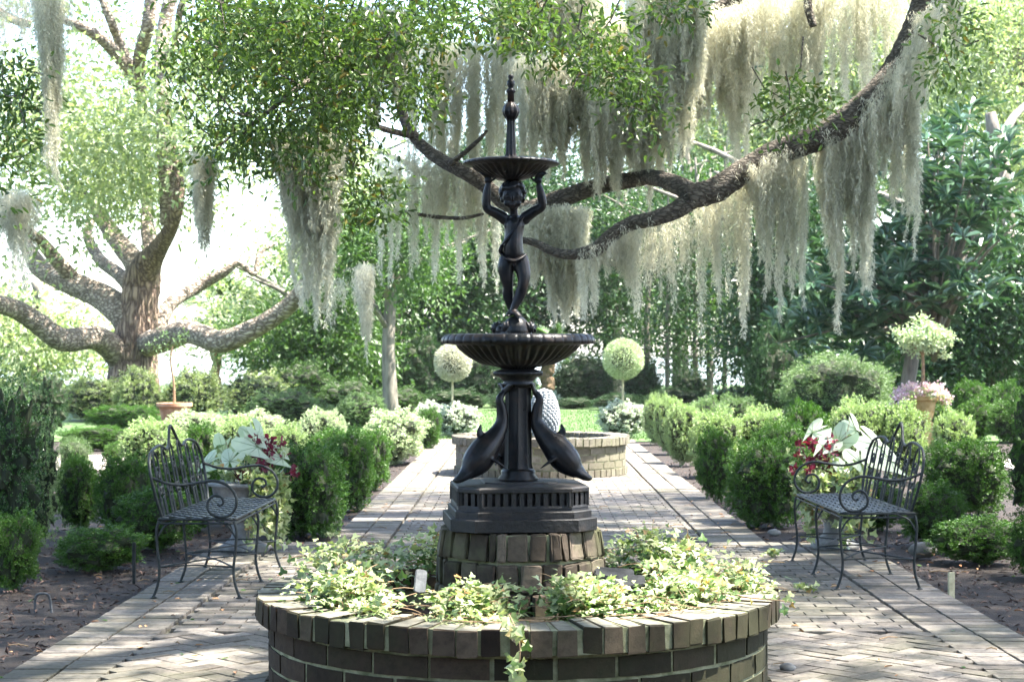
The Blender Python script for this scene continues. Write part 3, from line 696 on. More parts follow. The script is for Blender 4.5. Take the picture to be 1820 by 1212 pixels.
# ------------------------------------------------------------------ clipped shrubs and hedges
def bush_mesh(name, n, L, p=2.4, lump=.08, nb=60, seed=1, wr=.55, up=.4, core=.8, inner=.3, stray=.0, asp=1.15):
    """unit shrub: x, y in -1..1, z 0..1, thousands of separate leaves around a dark twiggy core"""
    global rng
    keep = rng; rng = np.random.default_rng(seed)
    B = rdir(nb); mbh = MB()
    def rad(d):
        se = 1/np.sum(np.abs(d)**p, axis=1)**(1/p)
        g = np.exp((d@B.T-1)/(.018*60/nb)).max(axis=1)
        return se*(1-lump*1.2+lump*2*g)
    per = 14; ns = n//per; ds = rdir(ns); r = rad(ds); dep = rng.random(ns)**1.8*inner
    if stray: r = r*(1+stray*1.3*np.maximum(0, rng.normal(size=ns)))
    cs = ds*(r*(1-dep))[:, None]; ax = unit(ds+rdir(ns)*.45+np.array([0, 0, up]))
    cs = np.repeat(cs, per, 0); ax = np.repeat(ax, per, 0); d = ax; n = len(cs); t = rng.random(n)
    side = unit(np.cross(ax, rdir(n)))
    c = cs+ax*((t-.75)*L*2.1)[:, None]+side*(L*.35*(1.2-t))[:, None]
    ld = unit(ax*(.35+.6*t)[:, None]+side*(1.1-.5*t)[:, None])
    c = cs+(c-cs)*np.array([1, 1, 1/asp])
    # narrower foot
    k = c[:, 2] < -.76; c[k, :2] *= (.8+(c[k, 2:3]*.5+.5)*1.6)
    ok = c[:, 2] > -.99; c, ld = c[ok], ld[ok]
    sz = L*rng.uniform(.7, 1.25, len(c)); ld[:, 2] *= 1.
    stamp(mbh, 'diamond', c, ld, rdir(len(c)), sz, sz*wr, 0)
    cr_ = np.repeat(c, 4, 0); mbh.v[-1] = (cr_+(mbh.v[-1]-cr_)*np.array([1, 1, 1/asp]))*np.array([1, 1, .5])+np.array([0, 0, .5])
    # core
    m = 26; u = np.linspace(0, math.pi, m); a = np.arange(2*m)*math.pi/m
    dd = np.array([(math.sin(t)*math.cos(b), math.sin(t)*math.sin(b), math.cos(t)) for t in u for b in a])
    V = dd*(rad(dd)*core)[:, None]*np.array([1, 1, .5])+np.array([0, 0, .5]); V[:, 2] = np.maximum(V[:, 2], -.02)
    i, j = np.meshgrid(np.arange(m-1), np.arange(2*m), indexing='ij'); j2 = (j+1) % (2*m)
    mbh.add(V, np.stack([i*2*m+j, (i+1)*2*m+j, (i+1)*2*m+j2, i*2*m+j2], -1).reshape(-1, 4), 1)
    me_o = mbh.build(name, [M['box'], M['twig']]); me = me_o.data; bpy.data.objects.remove(me_o); rng = keep
    return me
BM = {
 'ball': [bush_mesh('clipped_shrub', 18000, .07, 2.1, .12, 50, 11, stray=.035), bush_mesh('clipped_shrub', 18000, .068, 2.3, .14, 34, 12, stray=.04), bush_mesh('clipped_shrub', 18000, .068, 2.2, .16, 26, 31, stray=.05)],
 'big': [bush_mesh('clipped_shrub', 34000, .05, 2.3, .12, 90, 13, stray=.03), bush_mesh('clipped_shrub', 34000, .05, 2.2, .14, 60, 14, stray=.035)],
 'block': [bush_mesh('clipped_hedge', 32000, .056, 3., .12, 70, 15, stray=.03), bush_mesh('clipped_hedge', 32000, .056, 2.8, .14, 45, 16, stray=.03)],
 'loose': [bush_mesh('loose_shrub', 20000, .06, 2.1, .16, 40, 17, stray=.06, up=.6), bush_mesh('loose_shrub', 20000, .055, 2., .2, 30, 18, stray=.08, up=.5)],
 'needle': [bush_mesh('soft_shrub', 34000, .06, 2.1, .1, 60, 19, wr=.22, stray=.03, up=.5)],
 'tall': [bush_mesh('columnar_shrub', 24000, .05, 2.5, .34, 60, 20, stray=.1, wr=.6, asp=2.2, core=.7)],
 'bloom': [bush_mesh('blooming_shrub', 9000, .09, 2.4, .12, 40, 21, wr=.8)],
 'puff': [bush_mesh('grassy_mound', 14000, .14, 2.4, .06, 40, 22, wr=.1, up=-.4)],
}
for k, l in BM.items():
    for me in l: pass
def bush(kind, mat, x0, x1, pt_, pb, label, Y=None, group=None, depth=1., name=None, i=None, cat='shrub', dz=0, sub='twig'):
    if Y is None: Y = GY(pb)
    if isinstance(depth, tuple): pass
    w_ = (x1-x0)*Y/FPX/2; dp = w_*depth; Yc = Y+dp*.9
    # apparent extents refer to the middle of the shrub
    w_ = (x1-x0)*Yc/FPX/2; zt = Z(pt_, Yc); cx = X((x0+x1)/2, Yc)
    me = BM[kind][(i if i is not None else random.randrange(9)) % len(BM[kind])]
    nm = name or me.name.split('.')[0]
    o = bpy.data.objects.new(nm, me); C.objects.link(o)
    o.location = (cx, Yc, -.03+dz); o.scale = (w_, dp, zt+.03-dz)
    o.rotation_euler.z = 0 if kind in ('block',) else R(random.uniform(-25, 25))*(0 if abs(depth-1) > .4 else 1)
    o.material_slots[0].link = 'OBJECT'; o.material_slots[0].material = M[mat]
    tag(o, label, cat, group); return o
G1 = 'boxwoods edging the paved path'; G2 = 'dark boxwoods at the bed corners'; G3 = 'shrubs in the beds behind the benches'; G4 = 'far loose shrubs and hedges'
# left side
bush('tall', 'glossy', -60, 84, 655, 985, 'tall dark green columnar shrub at the left frame edge', Y=11.2, group=G3, depth=.8, sub='').scale.z *= 1
bush('tall', 'boxlight', 40, 108, 735, 980, 'narrow speckled shrub leaning against the tall dark column', Y=11.9, group=G3)
bush('ball', 'box', -30, 74, 905, 1045, 'round boxwood at the bottom left corner, on the mulch', group=G2)
bush('ball', 'box', 96, 262, 934, 1012, 'low wide boxwood cushion beside the thin dark stake', group=G2, depth=.8)
bush('ball', 'box', 96, 178, 806, 935, 'upright boxwood right of the leftmost tall column', Y=13., group=G3)
bush('ball', 'box', 165, 275, 804, 930, 'dark round boxwood touching the left bench back from behind', Y=12.6, group=G3)
bush('ball', 'box', 198, 345, 862, 965, 'round yellow-green boxwood directly behind the left bench', Y=11.6, group=G3)
bush('ball', 'box', 270, 400, 800, 940, 'boxwood seen through the left bench back', Y=12.9, group=G3)
bush('ball', 'box', 360, 500, 800, 930, 'boxwood behind the white leaves of the left planter', Y=13.4, group=G3)
bush('block', 'box', 478, 612, 786, 955, 'large dark clipped boxwood at the left corner of the path', group=G1, depth=1.3)
bush('block', 'box', 572, 664, 762, 905, 'second dark boxwood up the left side of the path', Y=14.6, group=G1, depth=1.2)
bush('ball', 'box', 630, 697, 758, 870, 'third boxwood up the left side of the path, tallest of its row', Y=16.8, group=G1, depth=1.5)
bush('ball', 'boxwhite', 640, 760, 724, 825, 'pale variegated shrub beyond the dark left row, brightest by the path', Y=20.6, group=G1, depth=1.6)
bush('ball', 'box', 738, 786, 722, 800, 'small plain green clipped ball before the white blooms', Y=24, group=G1)
bush('bloom', 'whiteflower', 775, 853, 716, 775, 'white flowering mound under the left ball topiary, path side', Y=27.6, group='white blooming mounds')
bush('bloom', 'whiteflower', 735, 800, 714, 770, 'white flowering mound under the left ball topiary, bed side', Y=28.2, group='white blooming mounds')
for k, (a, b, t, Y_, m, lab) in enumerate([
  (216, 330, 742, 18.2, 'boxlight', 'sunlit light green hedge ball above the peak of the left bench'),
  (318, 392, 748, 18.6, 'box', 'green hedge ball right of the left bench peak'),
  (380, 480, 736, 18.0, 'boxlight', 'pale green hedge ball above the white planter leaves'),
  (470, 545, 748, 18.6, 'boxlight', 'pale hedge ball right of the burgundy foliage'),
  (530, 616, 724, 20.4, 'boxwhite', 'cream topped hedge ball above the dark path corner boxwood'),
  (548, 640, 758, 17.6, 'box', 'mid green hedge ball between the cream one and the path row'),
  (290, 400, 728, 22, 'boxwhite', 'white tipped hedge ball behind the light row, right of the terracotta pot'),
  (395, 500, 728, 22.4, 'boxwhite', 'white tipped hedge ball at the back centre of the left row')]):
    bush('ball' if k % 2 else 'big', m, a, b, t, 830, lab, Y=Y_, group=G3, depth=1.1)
bush('puff', 'greygreen', 104, 162, 775, 815, 'fine leaved pale grassy mound left of the gravel strip', Y=17.2, group=G3)
bush('block', 'box', 104, 244, 757, 800, 'long low clipped hedge before the gravel strip', Y=24, group=G4, depth=.4)
bush('ball', 'box', 183, 223, 785, 812, 'small dark ball at the end of the gravel strip', Y=21.5, group=G4)
bush('block', 'box', 154, 285, 720, 756, 'dark clipped hedge below the big oak trunk', Y=31, group=G4, depth=.4)
bush('tall', 'dark', 48, 124, 655, 770, 'dark green conifer like shrub behind the tall left column', Y=27, group=G4)
bush('loose', 'greygreen', -40, 60, 690, 780, 'pale shrub at the left edge behind the dark columns', Y=29, group=G4)
for a, b, t, Y_, m, lab in [
  (95, 235, 672, 34, 'azalea', 'pale flowering shrub left of the big oak trunk'),
  (200, 290, 655, 33, 'azalea', 'olive shrub growing over the foot of the big oak trunk'),
  (285, 405, 655, 33, 'azalea', 'flowering azalea just right of the thin potted stem'),
  (390, 520, 660, 34.5, 'azalea', 'white speckled azalea mound in the middle of the left background'),
  (470, 600, 640, 37, 'mid', 'green shrub mound beyond the azaleas'),
  (560, 680, 672, 35, 'mid', 'mid green shrub left of the slim grey trunk'),
  (660, 760, 686, 36, 'mid', 'low green shrub at the foot of the slim grey trunk'),
  (435, 580, 690, 32, 'greygreen', 'grey-green low shrub above the cream hedge ball'),
  (590, 690, 700, 31, 'greygreen', 'soft green low shrub above the pale variegated one')]:
    bush('loose', m, a, b, t, 730, lab, Y=Y_, group=G4, depth=1.)
# right side
bush('ball', 'box', 1236, 1308, 756, 885, 'dark boxwood nearest the path, left of the biggest right one', Y=15.6, group=G1)
bush('block', 'box', 1290, 1425, 780, 955, 'large dark boxwood left of the right bench', Y=13.2, group=G1, depth=1.1)
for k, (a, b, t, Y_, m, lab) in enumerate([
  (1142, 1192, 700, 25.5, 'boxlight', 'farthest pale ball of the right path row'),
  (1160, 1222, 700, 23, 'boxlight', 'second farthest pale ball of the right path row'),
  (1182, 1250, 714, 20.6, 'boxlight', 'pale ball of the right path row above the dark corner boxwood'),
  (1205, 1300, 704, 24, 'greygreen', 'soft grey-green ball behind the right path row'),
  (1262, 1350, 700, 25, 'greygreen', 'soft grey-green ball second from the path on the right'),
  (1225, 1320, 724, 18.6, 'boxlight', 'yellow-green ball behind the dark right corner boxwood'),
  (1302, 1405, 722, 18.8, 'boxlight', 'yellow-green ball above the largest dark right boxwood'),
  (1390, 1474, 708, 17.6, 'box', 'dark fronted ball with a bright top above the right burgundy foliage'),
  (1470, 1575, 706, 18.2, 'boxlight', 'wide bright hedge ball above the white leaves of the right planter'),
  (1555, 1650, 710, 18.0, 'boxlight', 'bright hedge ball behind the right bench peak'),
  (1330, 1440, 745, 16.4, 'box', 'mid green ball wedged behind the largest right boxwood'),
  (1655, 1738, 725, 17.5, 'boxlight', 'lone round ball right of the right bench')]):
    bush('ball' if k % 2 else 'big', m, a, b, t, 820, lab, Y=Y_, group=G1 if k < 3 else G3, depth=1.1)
bush('block', 'box', 1640, 1790, 780, 905, 'square cut hedge with a sunlit top behind the right bench', Y=14.2, group=G3, depth=.7)
bush('ball', 'box', 1600, 1722, 855, 960, 'round boxwood touching the right bench back', Y=11.9, group=G3)
bush('ball', 'box', 1490, 1610, 850, 950, 'low boxwood under the right bench seat, behind it', Y=13, group=G3)
bush('ball', 'box', 1655, 1815, 915, 998, 'low spreading boxwood near the pale wooden stake', Y=10.9, group=G2, depth=.8)
bush('ball', 'box', 1795, 1900, 900, 1030, 'boxwood cut by the right frame edge, on the mulch', Y=10.2, group=G2)
bush('tall', 'box', 1790, 1905, 650, 980, 'tall dark clipped column at the right frame edge', Y=11.6, group=G3)
bush('needle', 'greygreen', 1380, 1600, 628, 735, 'broad feathery grey-green shrub below the hanging moss', Y=29, group=G4, depth=.8)
for a, b, t, Y_, lab in [(1690, 1760, 672, 30, 'dark clipped ball right of the flowering urn'), (1740, 1830, 676, 29, 'dark clipped ball near the right edge, upper row'),
  (1700, 1772, 706, 27, 'dark clipped ball of the lower row right of the urn'), (1755, 1840, 706, 26, 'dark clipped ball of the lower row at the right edge'), (1640, 1700, 716, 27, 'dark clipped ball half behind the flowering urn')]:
    bush('ball', 'box', a, b, t, 770, lab, Y=Y_, group=G4)
for a, b, t, Y_, lab in [(865, 940, 700, 41, 'dark shrub beyond the lawn, left of the finial'), (985, 1060, 706, 42, 'dark shrub beyond the lawn, right of the finial'), (1050, 1150, 700, 41, 'dark shrub beyond the lawn behind the right topiary stem'), (750, 870, 690, 42, 'dark shrub beyond the lawn behind the left topiary stem'), (1140, 1260, 690, 42, 'dark shrub at the foot of the slender trees'), (1250, 1400, 690, 41, 'dark shrub left of the feathery grey-green one')]:
    bush('loose', 'dark', a, b, t, 730, lab, Y=Y_, group=G4)
bush('bloom', 'whiteflower', 1062, 1150, 712, 770, 'white flowering mound under the right ball topiary', Y=27.4, group='white blooming mounds')

# ------------------------------------------------------------------ topiaries, urns and planters
def ball_foliage(mat, r, n, L, name, parent, loc, sub=.35, wr=.55, sq=1.):
    mb = MB(); d = rdir(n); c = d*(r*(1-rng.random(n)**2*sub))[:, None]*np.array([1, 1, sq])
    stamp(mb, 'diamond', c, unit(d+rdir(n)*.8), rdir(n), L*rng.uniform(.7, 1.3, n), L*wr, 0)
    ell(mb, (0, 0, 0), (r*.62, r*.62, r*.62*sq)); mb.m[-1][:] = 1; mb.m[-2][:] = 1
    return mb.build(name, [M[mat], M['twig']], parent, loc)
def topiary(px, py, Y, r, mat, label):
    e = empty('ball_topiary', (X(px, Y), Y, 0), label, 'topiary', 'ball topiaries on single stems')
    mb = MB(); zc = Z(py, Y); tube(mb, [(.01, 0, 0), (-.01, 0, zc*.5), (.0, 0, zc)], [.022, .018, .016], 8, sub=3); mb.build('stem', M['palestem'], e)
    ball_foliage(mat, r, 5200, .035, 'foliage', e, (0, 0, zc)); return e
topiary(805, 644, 27.8, .3, 'cream', 'ball topiary of cream foliage left of the fountain column')
topiary(1108, 638, 27.8, .325, 'boxwhite', 'ball topiary with a green underside right of the fountain column')
# terracotta pot with thin tree, left
def potted(name, px, Y, ztop, wid, hgt, mat, label, parts):
    e = empty(name, (X(px, Y), Y, 0), label, 'potted tree', None)
    mb = MB(); zb = ztop-hgt
    lathe(mb, [(wid*.26, zb), (wid*.3, zb+.03), (wid*.33, zb+hgt*.2), (wid*.42, ztop-.09), (wid*.44, ztop-.07), (wid*.5, ztop-.05), (wid*.5, ztop), (wid*.44, ztop), (wid*.4, ztop-.05), (.01, ztop-.05)], 40, mi=0)
    mb.build('pot', M[mat], e, smooth=False)
    mb = MB(); boxes(mb, (0, 0, zb/2), (wid*.3, wid*.3, zb/2), 0, bevel=.02); mb.build('pedestal', M[mat], e)
    return e
Yp = 26
e = potted('potted_tree', 310, Yp, Z(716, Yp), .54, .4, 'terracotta', 'terracotta pot with a thin bare stemmed tree, left of the light hedge', 0)
mb = MB(); zt = Z(716, Yp); tube(mb, [(0, 0, zt-.06), (-.01, 0, zt+.3), (-.06, 0, Z(640, Yp)), (-.03, 0, Z(615, Yp))], [.022, .018, .016, .01], 8, sub=3); mb.build('trunk', M['stem'], e)
def spray(mat, kind, centers, rad, per, L, W, name, parent, loc=(0, 0, 0), flat=.8, up=.1):
    mb = MB(); cs = np.repeat(np.array(centers, float), per, axis=0); n = len(cs)
    rr = np.repeat(np.broadcast_to(rad, (len(centers),)), per)
    g = rng.normal(size=(n, 3)); c = cs+g*rr[:, None]*np.array([.5, .5, .5*flat])
    stamp(mb, kind, c, unit(unit(g)*.6+rdir(n)*.7+np.array([0, 0, up])), rdir(n)+np.array([0, 0, .6]), L*rng.uniform(.7, 1.3, n), W*rng.uniform(.8, 1.2, n))
    return mb.build(name, M[mat], parent, loc)
cs = [(rng.uniform(-.3, .3), rng.uniform(-.3, .3), Z(618, Yp)+rng.uniform(-.22, .2)) for _ in range(9)]
spray('greygreen', 'diamond', cs, .11, 26, .05, .022, 'foliage', e)
Yu = 24
e = potted('potted_tree', 1640, Yu, Z(704, Yu), .44, .36, 'ochrepot', 'ochre urn with a small pale topiary tree over pink flowers', 0)
mb = MB(); zt = Z(704, Yu); tube(mb, [(0, 0, zt-.06), (.005, 0, zt+.3), (.0, 0, Z(620, Yu))], [.028, .025, .022], 8, sub=3)
for a in range(6): tube(mb, [(0, 0, Z(630, Yu)), (.15*math.cos(a), .15*math.sin(a), Z(612, Yu)), (.3*math.cos(a), .3*math.sin(a), Z(598, Yu))], [.014, .01, .005], 6, sub=2)
mb.build('trunk', M['stem'], e)
cs = []
for k in range(55):
    d = rdir(1)[0]; cs.append((d[0]*.3*rng.uniform(.4, 1.25), d[1]*.3, Z(603, Yu)+d[2]*.2*rng.uniform(.4, 1.1)))
cs += [(-.34, 0, Z(590, Yu)), (.38, 0, Z(598, Yu)), (.02, 0, Z(568, Yu)), (.3, 0, Z(630, Yu)), (-.06, 0, Z(572, Yu))]
spray('boxwhite', 'oval', cs, .085, 42, .055, .03, 'foliage', e)
cs = [(rng.uniform(-.38, .38), rng.uniform(-.3, .3), zt+.05+rng.uniform(-.02, .1)-.0) for _ in range(60)]
cs = [(x, y, z-.9*max(0, abs(x)-.2)) for x, y, z in cs]
spray('pink', 'oval', cs, .07, 28, .035, .032, 'flowers', e); spray('boxlight', 'oval', [(x*.9, y, z-.04) for x, y, z in cs], .07, 16, .04, .02, 'flower_leaves', e)

def planter(px, Y, zr, wr, side, label):
    e = empty('planter', (X(px, Y), Y, 0), label, 'planter', 'planters at the ends of the benches')
    mb = MB(); r = wr
    lathe(mb, [(.155, 0), (.165, .012), (.165, .04), (.13, .06), (.085, .1), (.07, .15), (.085, .19), (.075, .2), (.1, .215), (r*.62, zr-.17), (r*.86, zr-.08), (r*.9, zr-.035), (r, zr-.025), (r*1.01, zr-.008), (r*.97, zr), (r*.86, zr-.01), (.01, zr-.03)], 56, flute=lambda i, a: .03*np.cos(a*14) if i in (9, 10) else 0)
    mb.build('urn', M['stonepot'], e, smooth=True)
    # caladium: big heart-shaped leaves on stalks
    st = MB()
    specs = [(-.12, .0, .27, 95, .26), (.02, -.06, .3, 20, .3), (.1, .05, .26, -20, .24), (-.2, .03, .16, 150, .22), (.03, .08, .36, 60, .24), (-.05, -.12, .2, -100, .22), (.2, .0, .2, -5, .22)] if side < 0 else \
            [(-.03, -.05, .28, 200, .23), (.07, -.03, .33, 120, .26), (.12, -.12, .2, -80, .25), (.2, .02, .3, 10, .3), (.28, -.02, .2, -10, .34), (-.08, .06, .37, 165, .22), (.12, .1, .4, 60, .2), (.03, -.14, .14, -100, .2)]
    for (x, y, h, az, s) in specs:
        az = R(az); mbl = MB()
        d = unit(np.array([math.cos(az)*.9, math.sin(az)*.35-.25, -.62]))
        n_ = unit(np.array([math.cos(az)*.35, -.8, .55])); sd = unit(np.cross(d, n_)); nn = np.cross(sd, d)
        out = [(0, 0), (-.2, .16), (-.24, .3), (-.14, .43), (.1, .47), (.38, .36), (.68, .18), (1, 0)]
        V = [np.zeros(3)]; V += [d*u+sd*v+nn*(-.12*(abs(v)*2)**1.5-.12*max(0, u)**2) for u, v in out[1:]]; V += [d*u-sd*v+nn*(-.12*(abs(v)*2)**1.5-.12*max(0, u)**2) for u, v in out[1:-1]]
        mid = d*.45+nn*-.0; V.append(mid)
        s *= .8; V = np.array(V)*s+np.array([x, y, zr+h]); k = len(out)
        F = [[len(V)-1, j, j+1] for j in range(0, k-1)]+[[len(V)-1, (k+j if j else 0), k+j+1 if j < k-2 else k-1][::-1] if j else [len(V)-1, k, 0] for j in range(0, k-1)]
        mbl.add(V, F); o = mbl.build('caladium_leaf', M['caladium'], e, smooth=True); vn = MB()
        for j in (0, 2, 4, 5, 6, 7, k+1, k+3, k+4, k+5): tube(vn, [V[-1]+nn*.0015, (V[-1]+V[j])/2+nn*.002, V[j]*.94+V[-1]*.06+nn*.001], [.0016, .0012, .0006], 4)
        vn.build('veins', M['greygreen'], o)
        tube(st, [(x*.3, y*.3, zr-.03), (x*.7, y*.7, zr+h*.6), (x, y, zr+h)], .004, 6, sub=3)
    st.build('leaf_stalks', M['palestem'], e)
    cx_ = .17 if side < 0 else -.14
    cs = [(cx_+rng.normal()*.07, rng.normal()*.06, zr+rng.uniform(.06, .3)) for _ in range(17)]
    o = spray('coleus', 'oval', cs, .025, 10, .04, .032, 'burgundy_foliage', e)
    st = MB()
    for c in cs: tube(st, [(cx_*.8, 0, zr-.02), ((c[0]+cx_*.8)/2, c[1]/2, (c[2]+zr)/2), c], .0025, 5, sub=2)
    st.build('burgundy_stems', M['coleus'], e)
    mb = MB(); n = 70; c = np.tile([cx_*.15, -.1, zr-.01], (n, 1))+rng.normal(size=(n, 3))*.015; d = unit(rdir(n)*.8+np.array([0, -.1, 1.0])); stamp(mb, 'diamond', c, d, rdir(n), rng.uniform(.08, .14, n), .018); mb.build('spiky_leaves', M['spiky'], e)
    # trailing variegated ivy
    cs = []; st = MB()
    for k in range(15):
        a = rng.uniform(-2.6, -.1) if side < 0 else rng.uniform(-3.0, -.4); x, y = r*math.cos(a), r*math.sin(a); L = rng.uniform(.1, .42) if k % 3 else rng.uniform(.3, .46)
        if side < 0: x, y = r*math.cos(a*.55+.1), r*math.sin(a*.55+.1)
        pts = [(x*.7, y*.7, zr+.02), (x*1.02, y*1.02, zr+.02), (x*1.1, y*1.1, zr-L*.4), (x*1.12+rng.normal()*.02, y*1.12, max(.03, zr-L))]
        tube(st, pts, .002, 5, sub=3); q = catmull(pts, 6); cs += [tuple(v) for v in q]
    cs += [(rng.normal()*r*.5, rng.normal()*r*.5, zr+.04+abs(rng.normal())*.06) for _ in range(50)]
    st.build('ivy_stems', M['palestem'], e); spray('ivy', 'ivy', cs, .035, 4, .045, .05, 'trailing_ivy', e)
    mb = MB(); lathe(mb, [(.01, .0), (r*.85, 0), (r*.85, -.01)], 30, c=(0, 0, zr-.02), cap=False); mb.build('soil', M['mulch'], e)
    return e
planter(433, 11.5, .475, .235, -1, 'grey footed planter at the end of the left bench, white leaves, burgundy foliage and ivy')
planter(1484, 11.7, .47, .25, 1, 'grey footed planter at the end of the right bench, veined white leaves and trailing ivy')

# ------------------------------------------------------------------ ivy filling the near basin
def clump_gaps(C_): return C_[np.sin(C_[:, 0]*17+1)*np.cos(C_[:, 1]*19+2)+.35*np.sin(C_[:, 0]*41) > -.5]
def ivy_bed():
    mounds = []  # (px, py, Yoffset, radius, height) measured centres of the ivy mounds inside the rim
    for (px, Y, r, h, n) in [(560, 6.75, .2, .17, 8), (640, 6.95, .22, .2, 9), (735, 7.1, .2, .2, 8), (545, 6.35, .16, .1, 6), (620, 6.2, .2, .15, 10), (700, 6.3, .2, .19, 10), (590, 6.0, .13, .06, 6), (690, 5.95, .14, .08, 7),
                        (760, 5.93, .14, .08, 8), (820, 5.98, .16, .12, 9), (880, 6.0, .14, .13, 7), (980, 6.02, .15, .14, 9), (1050, 6.05, .15, .13, 9), (1120, 6.1, .15, .1, 8), (1190, 6.25, .18, .12, 9), (1270, 6.4, .18, .14, 9),
                        (1150, 7.15, .16, .22, 8), (1220, 6.95, .18, .18, 9), (1300, 6.75, .15, .13, 7), (1330, 6.5, .12, .09, 6), (1180, 6.6, .2, .15, 8), (840, 5.82, .1, .05, 5), (1090, 7.25, .14, .2, 5), (470+40, 6.55, .1, .08, 4)]:
        for k in range(n):
            a = rng.uniform(0, 6.28); rr = r*rng.random()**.5
            mounds.append((X(px, Y)+rr*math.cos(a), Y+rr*math.sin(a)*.7, .35+h*(1-.6*(rr/r)**2)*rng.uniform(.7, 1.15)+.04))
    C_ = np.array(mounds)
    # keep clear of the plinth and inside the rim
    d = np.hypot(C_[:, 0]+.02, C_[:, 1]-6.6); C_ = C_[(d > .45) & (d < .93)]; C_ = C_[~((np.abs(C_[:, 0]+.4) < .07) & (C_[:, 1] < 6.5))]; C_ = C_[~((C_[:, 1] < 6.45) & (np.hypot(C_[:, 0]+.02, C_[:, 1]-6.6) > .84))]; C_[:, 2] = .4+(C_[:, 2]-.4)*.82; C_ = clump_gaps(C_)
    mb = MB(); per = 56; cs = np.repeat(C_, per, axis=0); n = len(cs)
    g = rng.normal(size=(n, 3)); c = cs+g*np.array([.045, .045, .024])
    dd = unit(g*np.array([.8, .8, .3])+rdir(n)*.6+np.array([0, -.15, .1])); nr = unit(np.array([0, -.35, 1])+rdir(n)*.45)
    L = .014+.024*rng.random(n)**1.3; keep = (np.hypot(c[:, 0]+.02, c[:, 1]-6.6) > .36)
    stamp(mb, 'ivy', c[keep], dd[keep], nr[keep], L[keep], (L*1.05)[keep])
    o = tag(mb.build('ivy', M['ivy']), kind='stuff')
    mb = MB()
    lo = C_-np.array([0, 0, .06]); cs = np.repeat(lo, 14, axis=0); n = len(cs); c = cs+rng.normal(size=(n, 3))*np.array([.06, .06, .03]); keep = np.hypot(c[:, 0]+.02, c[:, 1]-6.6) > .37
    stamp(mb, 'ivy', c[keep], rdir(n)[keep], unit(np.array([0, -.2, 1])+rdir(n)*.6)[keep], .035, .036)
    tag(mb.build('ivy', M['ivydark']), kind='stuff')
    mb = MB()
    for k in range(260):
        a, b_ = C_[rng.integers(len(C_))], rng.normal(size=3)*np.array([.09, .09, .03])
        tube(mb, [a-[0, 0, .05], a+b_*.5+[0, 0, .01], a+b_], .0016, 4, sub=2)
    for k in range(40):
        a = rng.uniform(math.pi*1.05, math.pi*1.95); r0 = rng.uniform(.78, .9); a1 = a+rng.uniform(-.18, .18)
        tube(mb, [(-.02+r0*math.cos(a), 6.6+r0*math.sin(a), .437), (-.02+(r0+.03)*math.cos((a+a1)/2), 6.6+(r0+.03)*math.sin((a+a1)/2), .44), (-.02+r0*math.cos(a1), 6.6+r0*math.sin(a1), .434)], .0018, 4, sub=2)
    tag(mb.build('ivy_runners', M['stem']), kind='stuff')
ivy_bed()
def ivy_strand(pts, n, label, size=.045):
    e = empty('trailing_ivy', pts[0], label, 'ivy')
    P0 = np.array(pts[0]); q = catmull([np.array(p)-P0 for p in pts], 8)
    mb = MB(); tube(mb, q, .0022, 5); mb.build('stem', M['stem'], e)
    idx = rng.integers(0, len(q), n); c = q[idx]+rng.normal(size=(n, 3))*.012
    mb = MB(); stamp(mb, 'ivy', c, unit(rdir(n)*.8+np.array([0, -.4, -.35])), unit(np.array([0, -1, .5])+rdir(n)*.5), rng.uniform(.6, 1.15, n)*size, rng.uniform(.6, 1.15, n)*size)
    mb.build('leaves', M['ivy'], e)
zz = lambda py, Y=5.56: Z(py, Y)
ivy_strand([(X(905, 5.7), 5.72, .46), (X(915, 5.57), 5.58, .44), (X(922, 5.54), 5.54, zz(1130)), (X(924, 5.54), 5.53, zz(1165)), (X(917, 5.54), 5.54, zz(1198))], 34, 'pale ivy strand hanging down the front of the near basin')
ivy_strand([(.72, 6.25, .46), (.84, 6.2, .445), (.93, 6.18, .44), (.98, 6.2, .43)], 20, 'ivy strand lying over the right side of the near basin rim', .03)
# slates and the pale curved tile in the bed
def slab(name, px, py, Y, w_, h_, t_, rot, mat, label, cat):
    bm = bmesh.new(); bmesh.ops.create_grid(bm, x_segments=6, y_segments=5, size=1)
    for v in bm.verts: v.co = Vector((v.co.x*w_/2*(1+random.uniform(-.05, .05)), 0, v.co.y*h_/2*(1-.12*abs(v.co.x)**3)*(1+random.uniform(-.03, .03))))
    r = bmesh.ops.extrude_face_region(bm, geom=bm.faces[:]); 
    for v in r['geom']:
        if isinstance(v, bmesh.types.BMVert): v.co.y += t_
    bmesh.ops.recalc_face_normals(bm, faces=bm.faces[:]); bmesh.ops.bevel(bm, geom=[e for e in bm.edges if e.calc_face_angle(0) > 1], offset=t_*.2, segments=2, affect='EDGES')
    me = bpy.data.meshes.new(name); bm.to_mesh(me); bm.free(); me.materials.append(M[mat]); o = bpy.data.objects.new(name, me); C.objects.link(o)
    o.location = P(px, py, Y); o.rotation_euler = rot; return tag(o, label, cat)
slab('garden_tile', 748, 1032, 6.0, .042, .085, .012, (R(-20), R(10), R(15)), 'pipegrey', 'pale round-topped tile standing in the ivy left of the plinth', 'tile')
slab('slate', 1092, 1016, 6.45, .16, .08, .02, (R(-70), R(4), R(10)), 'slate', 'upper dark slate lying in the ivy right of the plinth', 'slate')
slab('slate', 1112, 1032, 6.25, .14, .07, .018, (R(-62), R(-6), R(-8)), 'slate', 'lower dark slate lying in the ivy right of the plinth', 'slate')

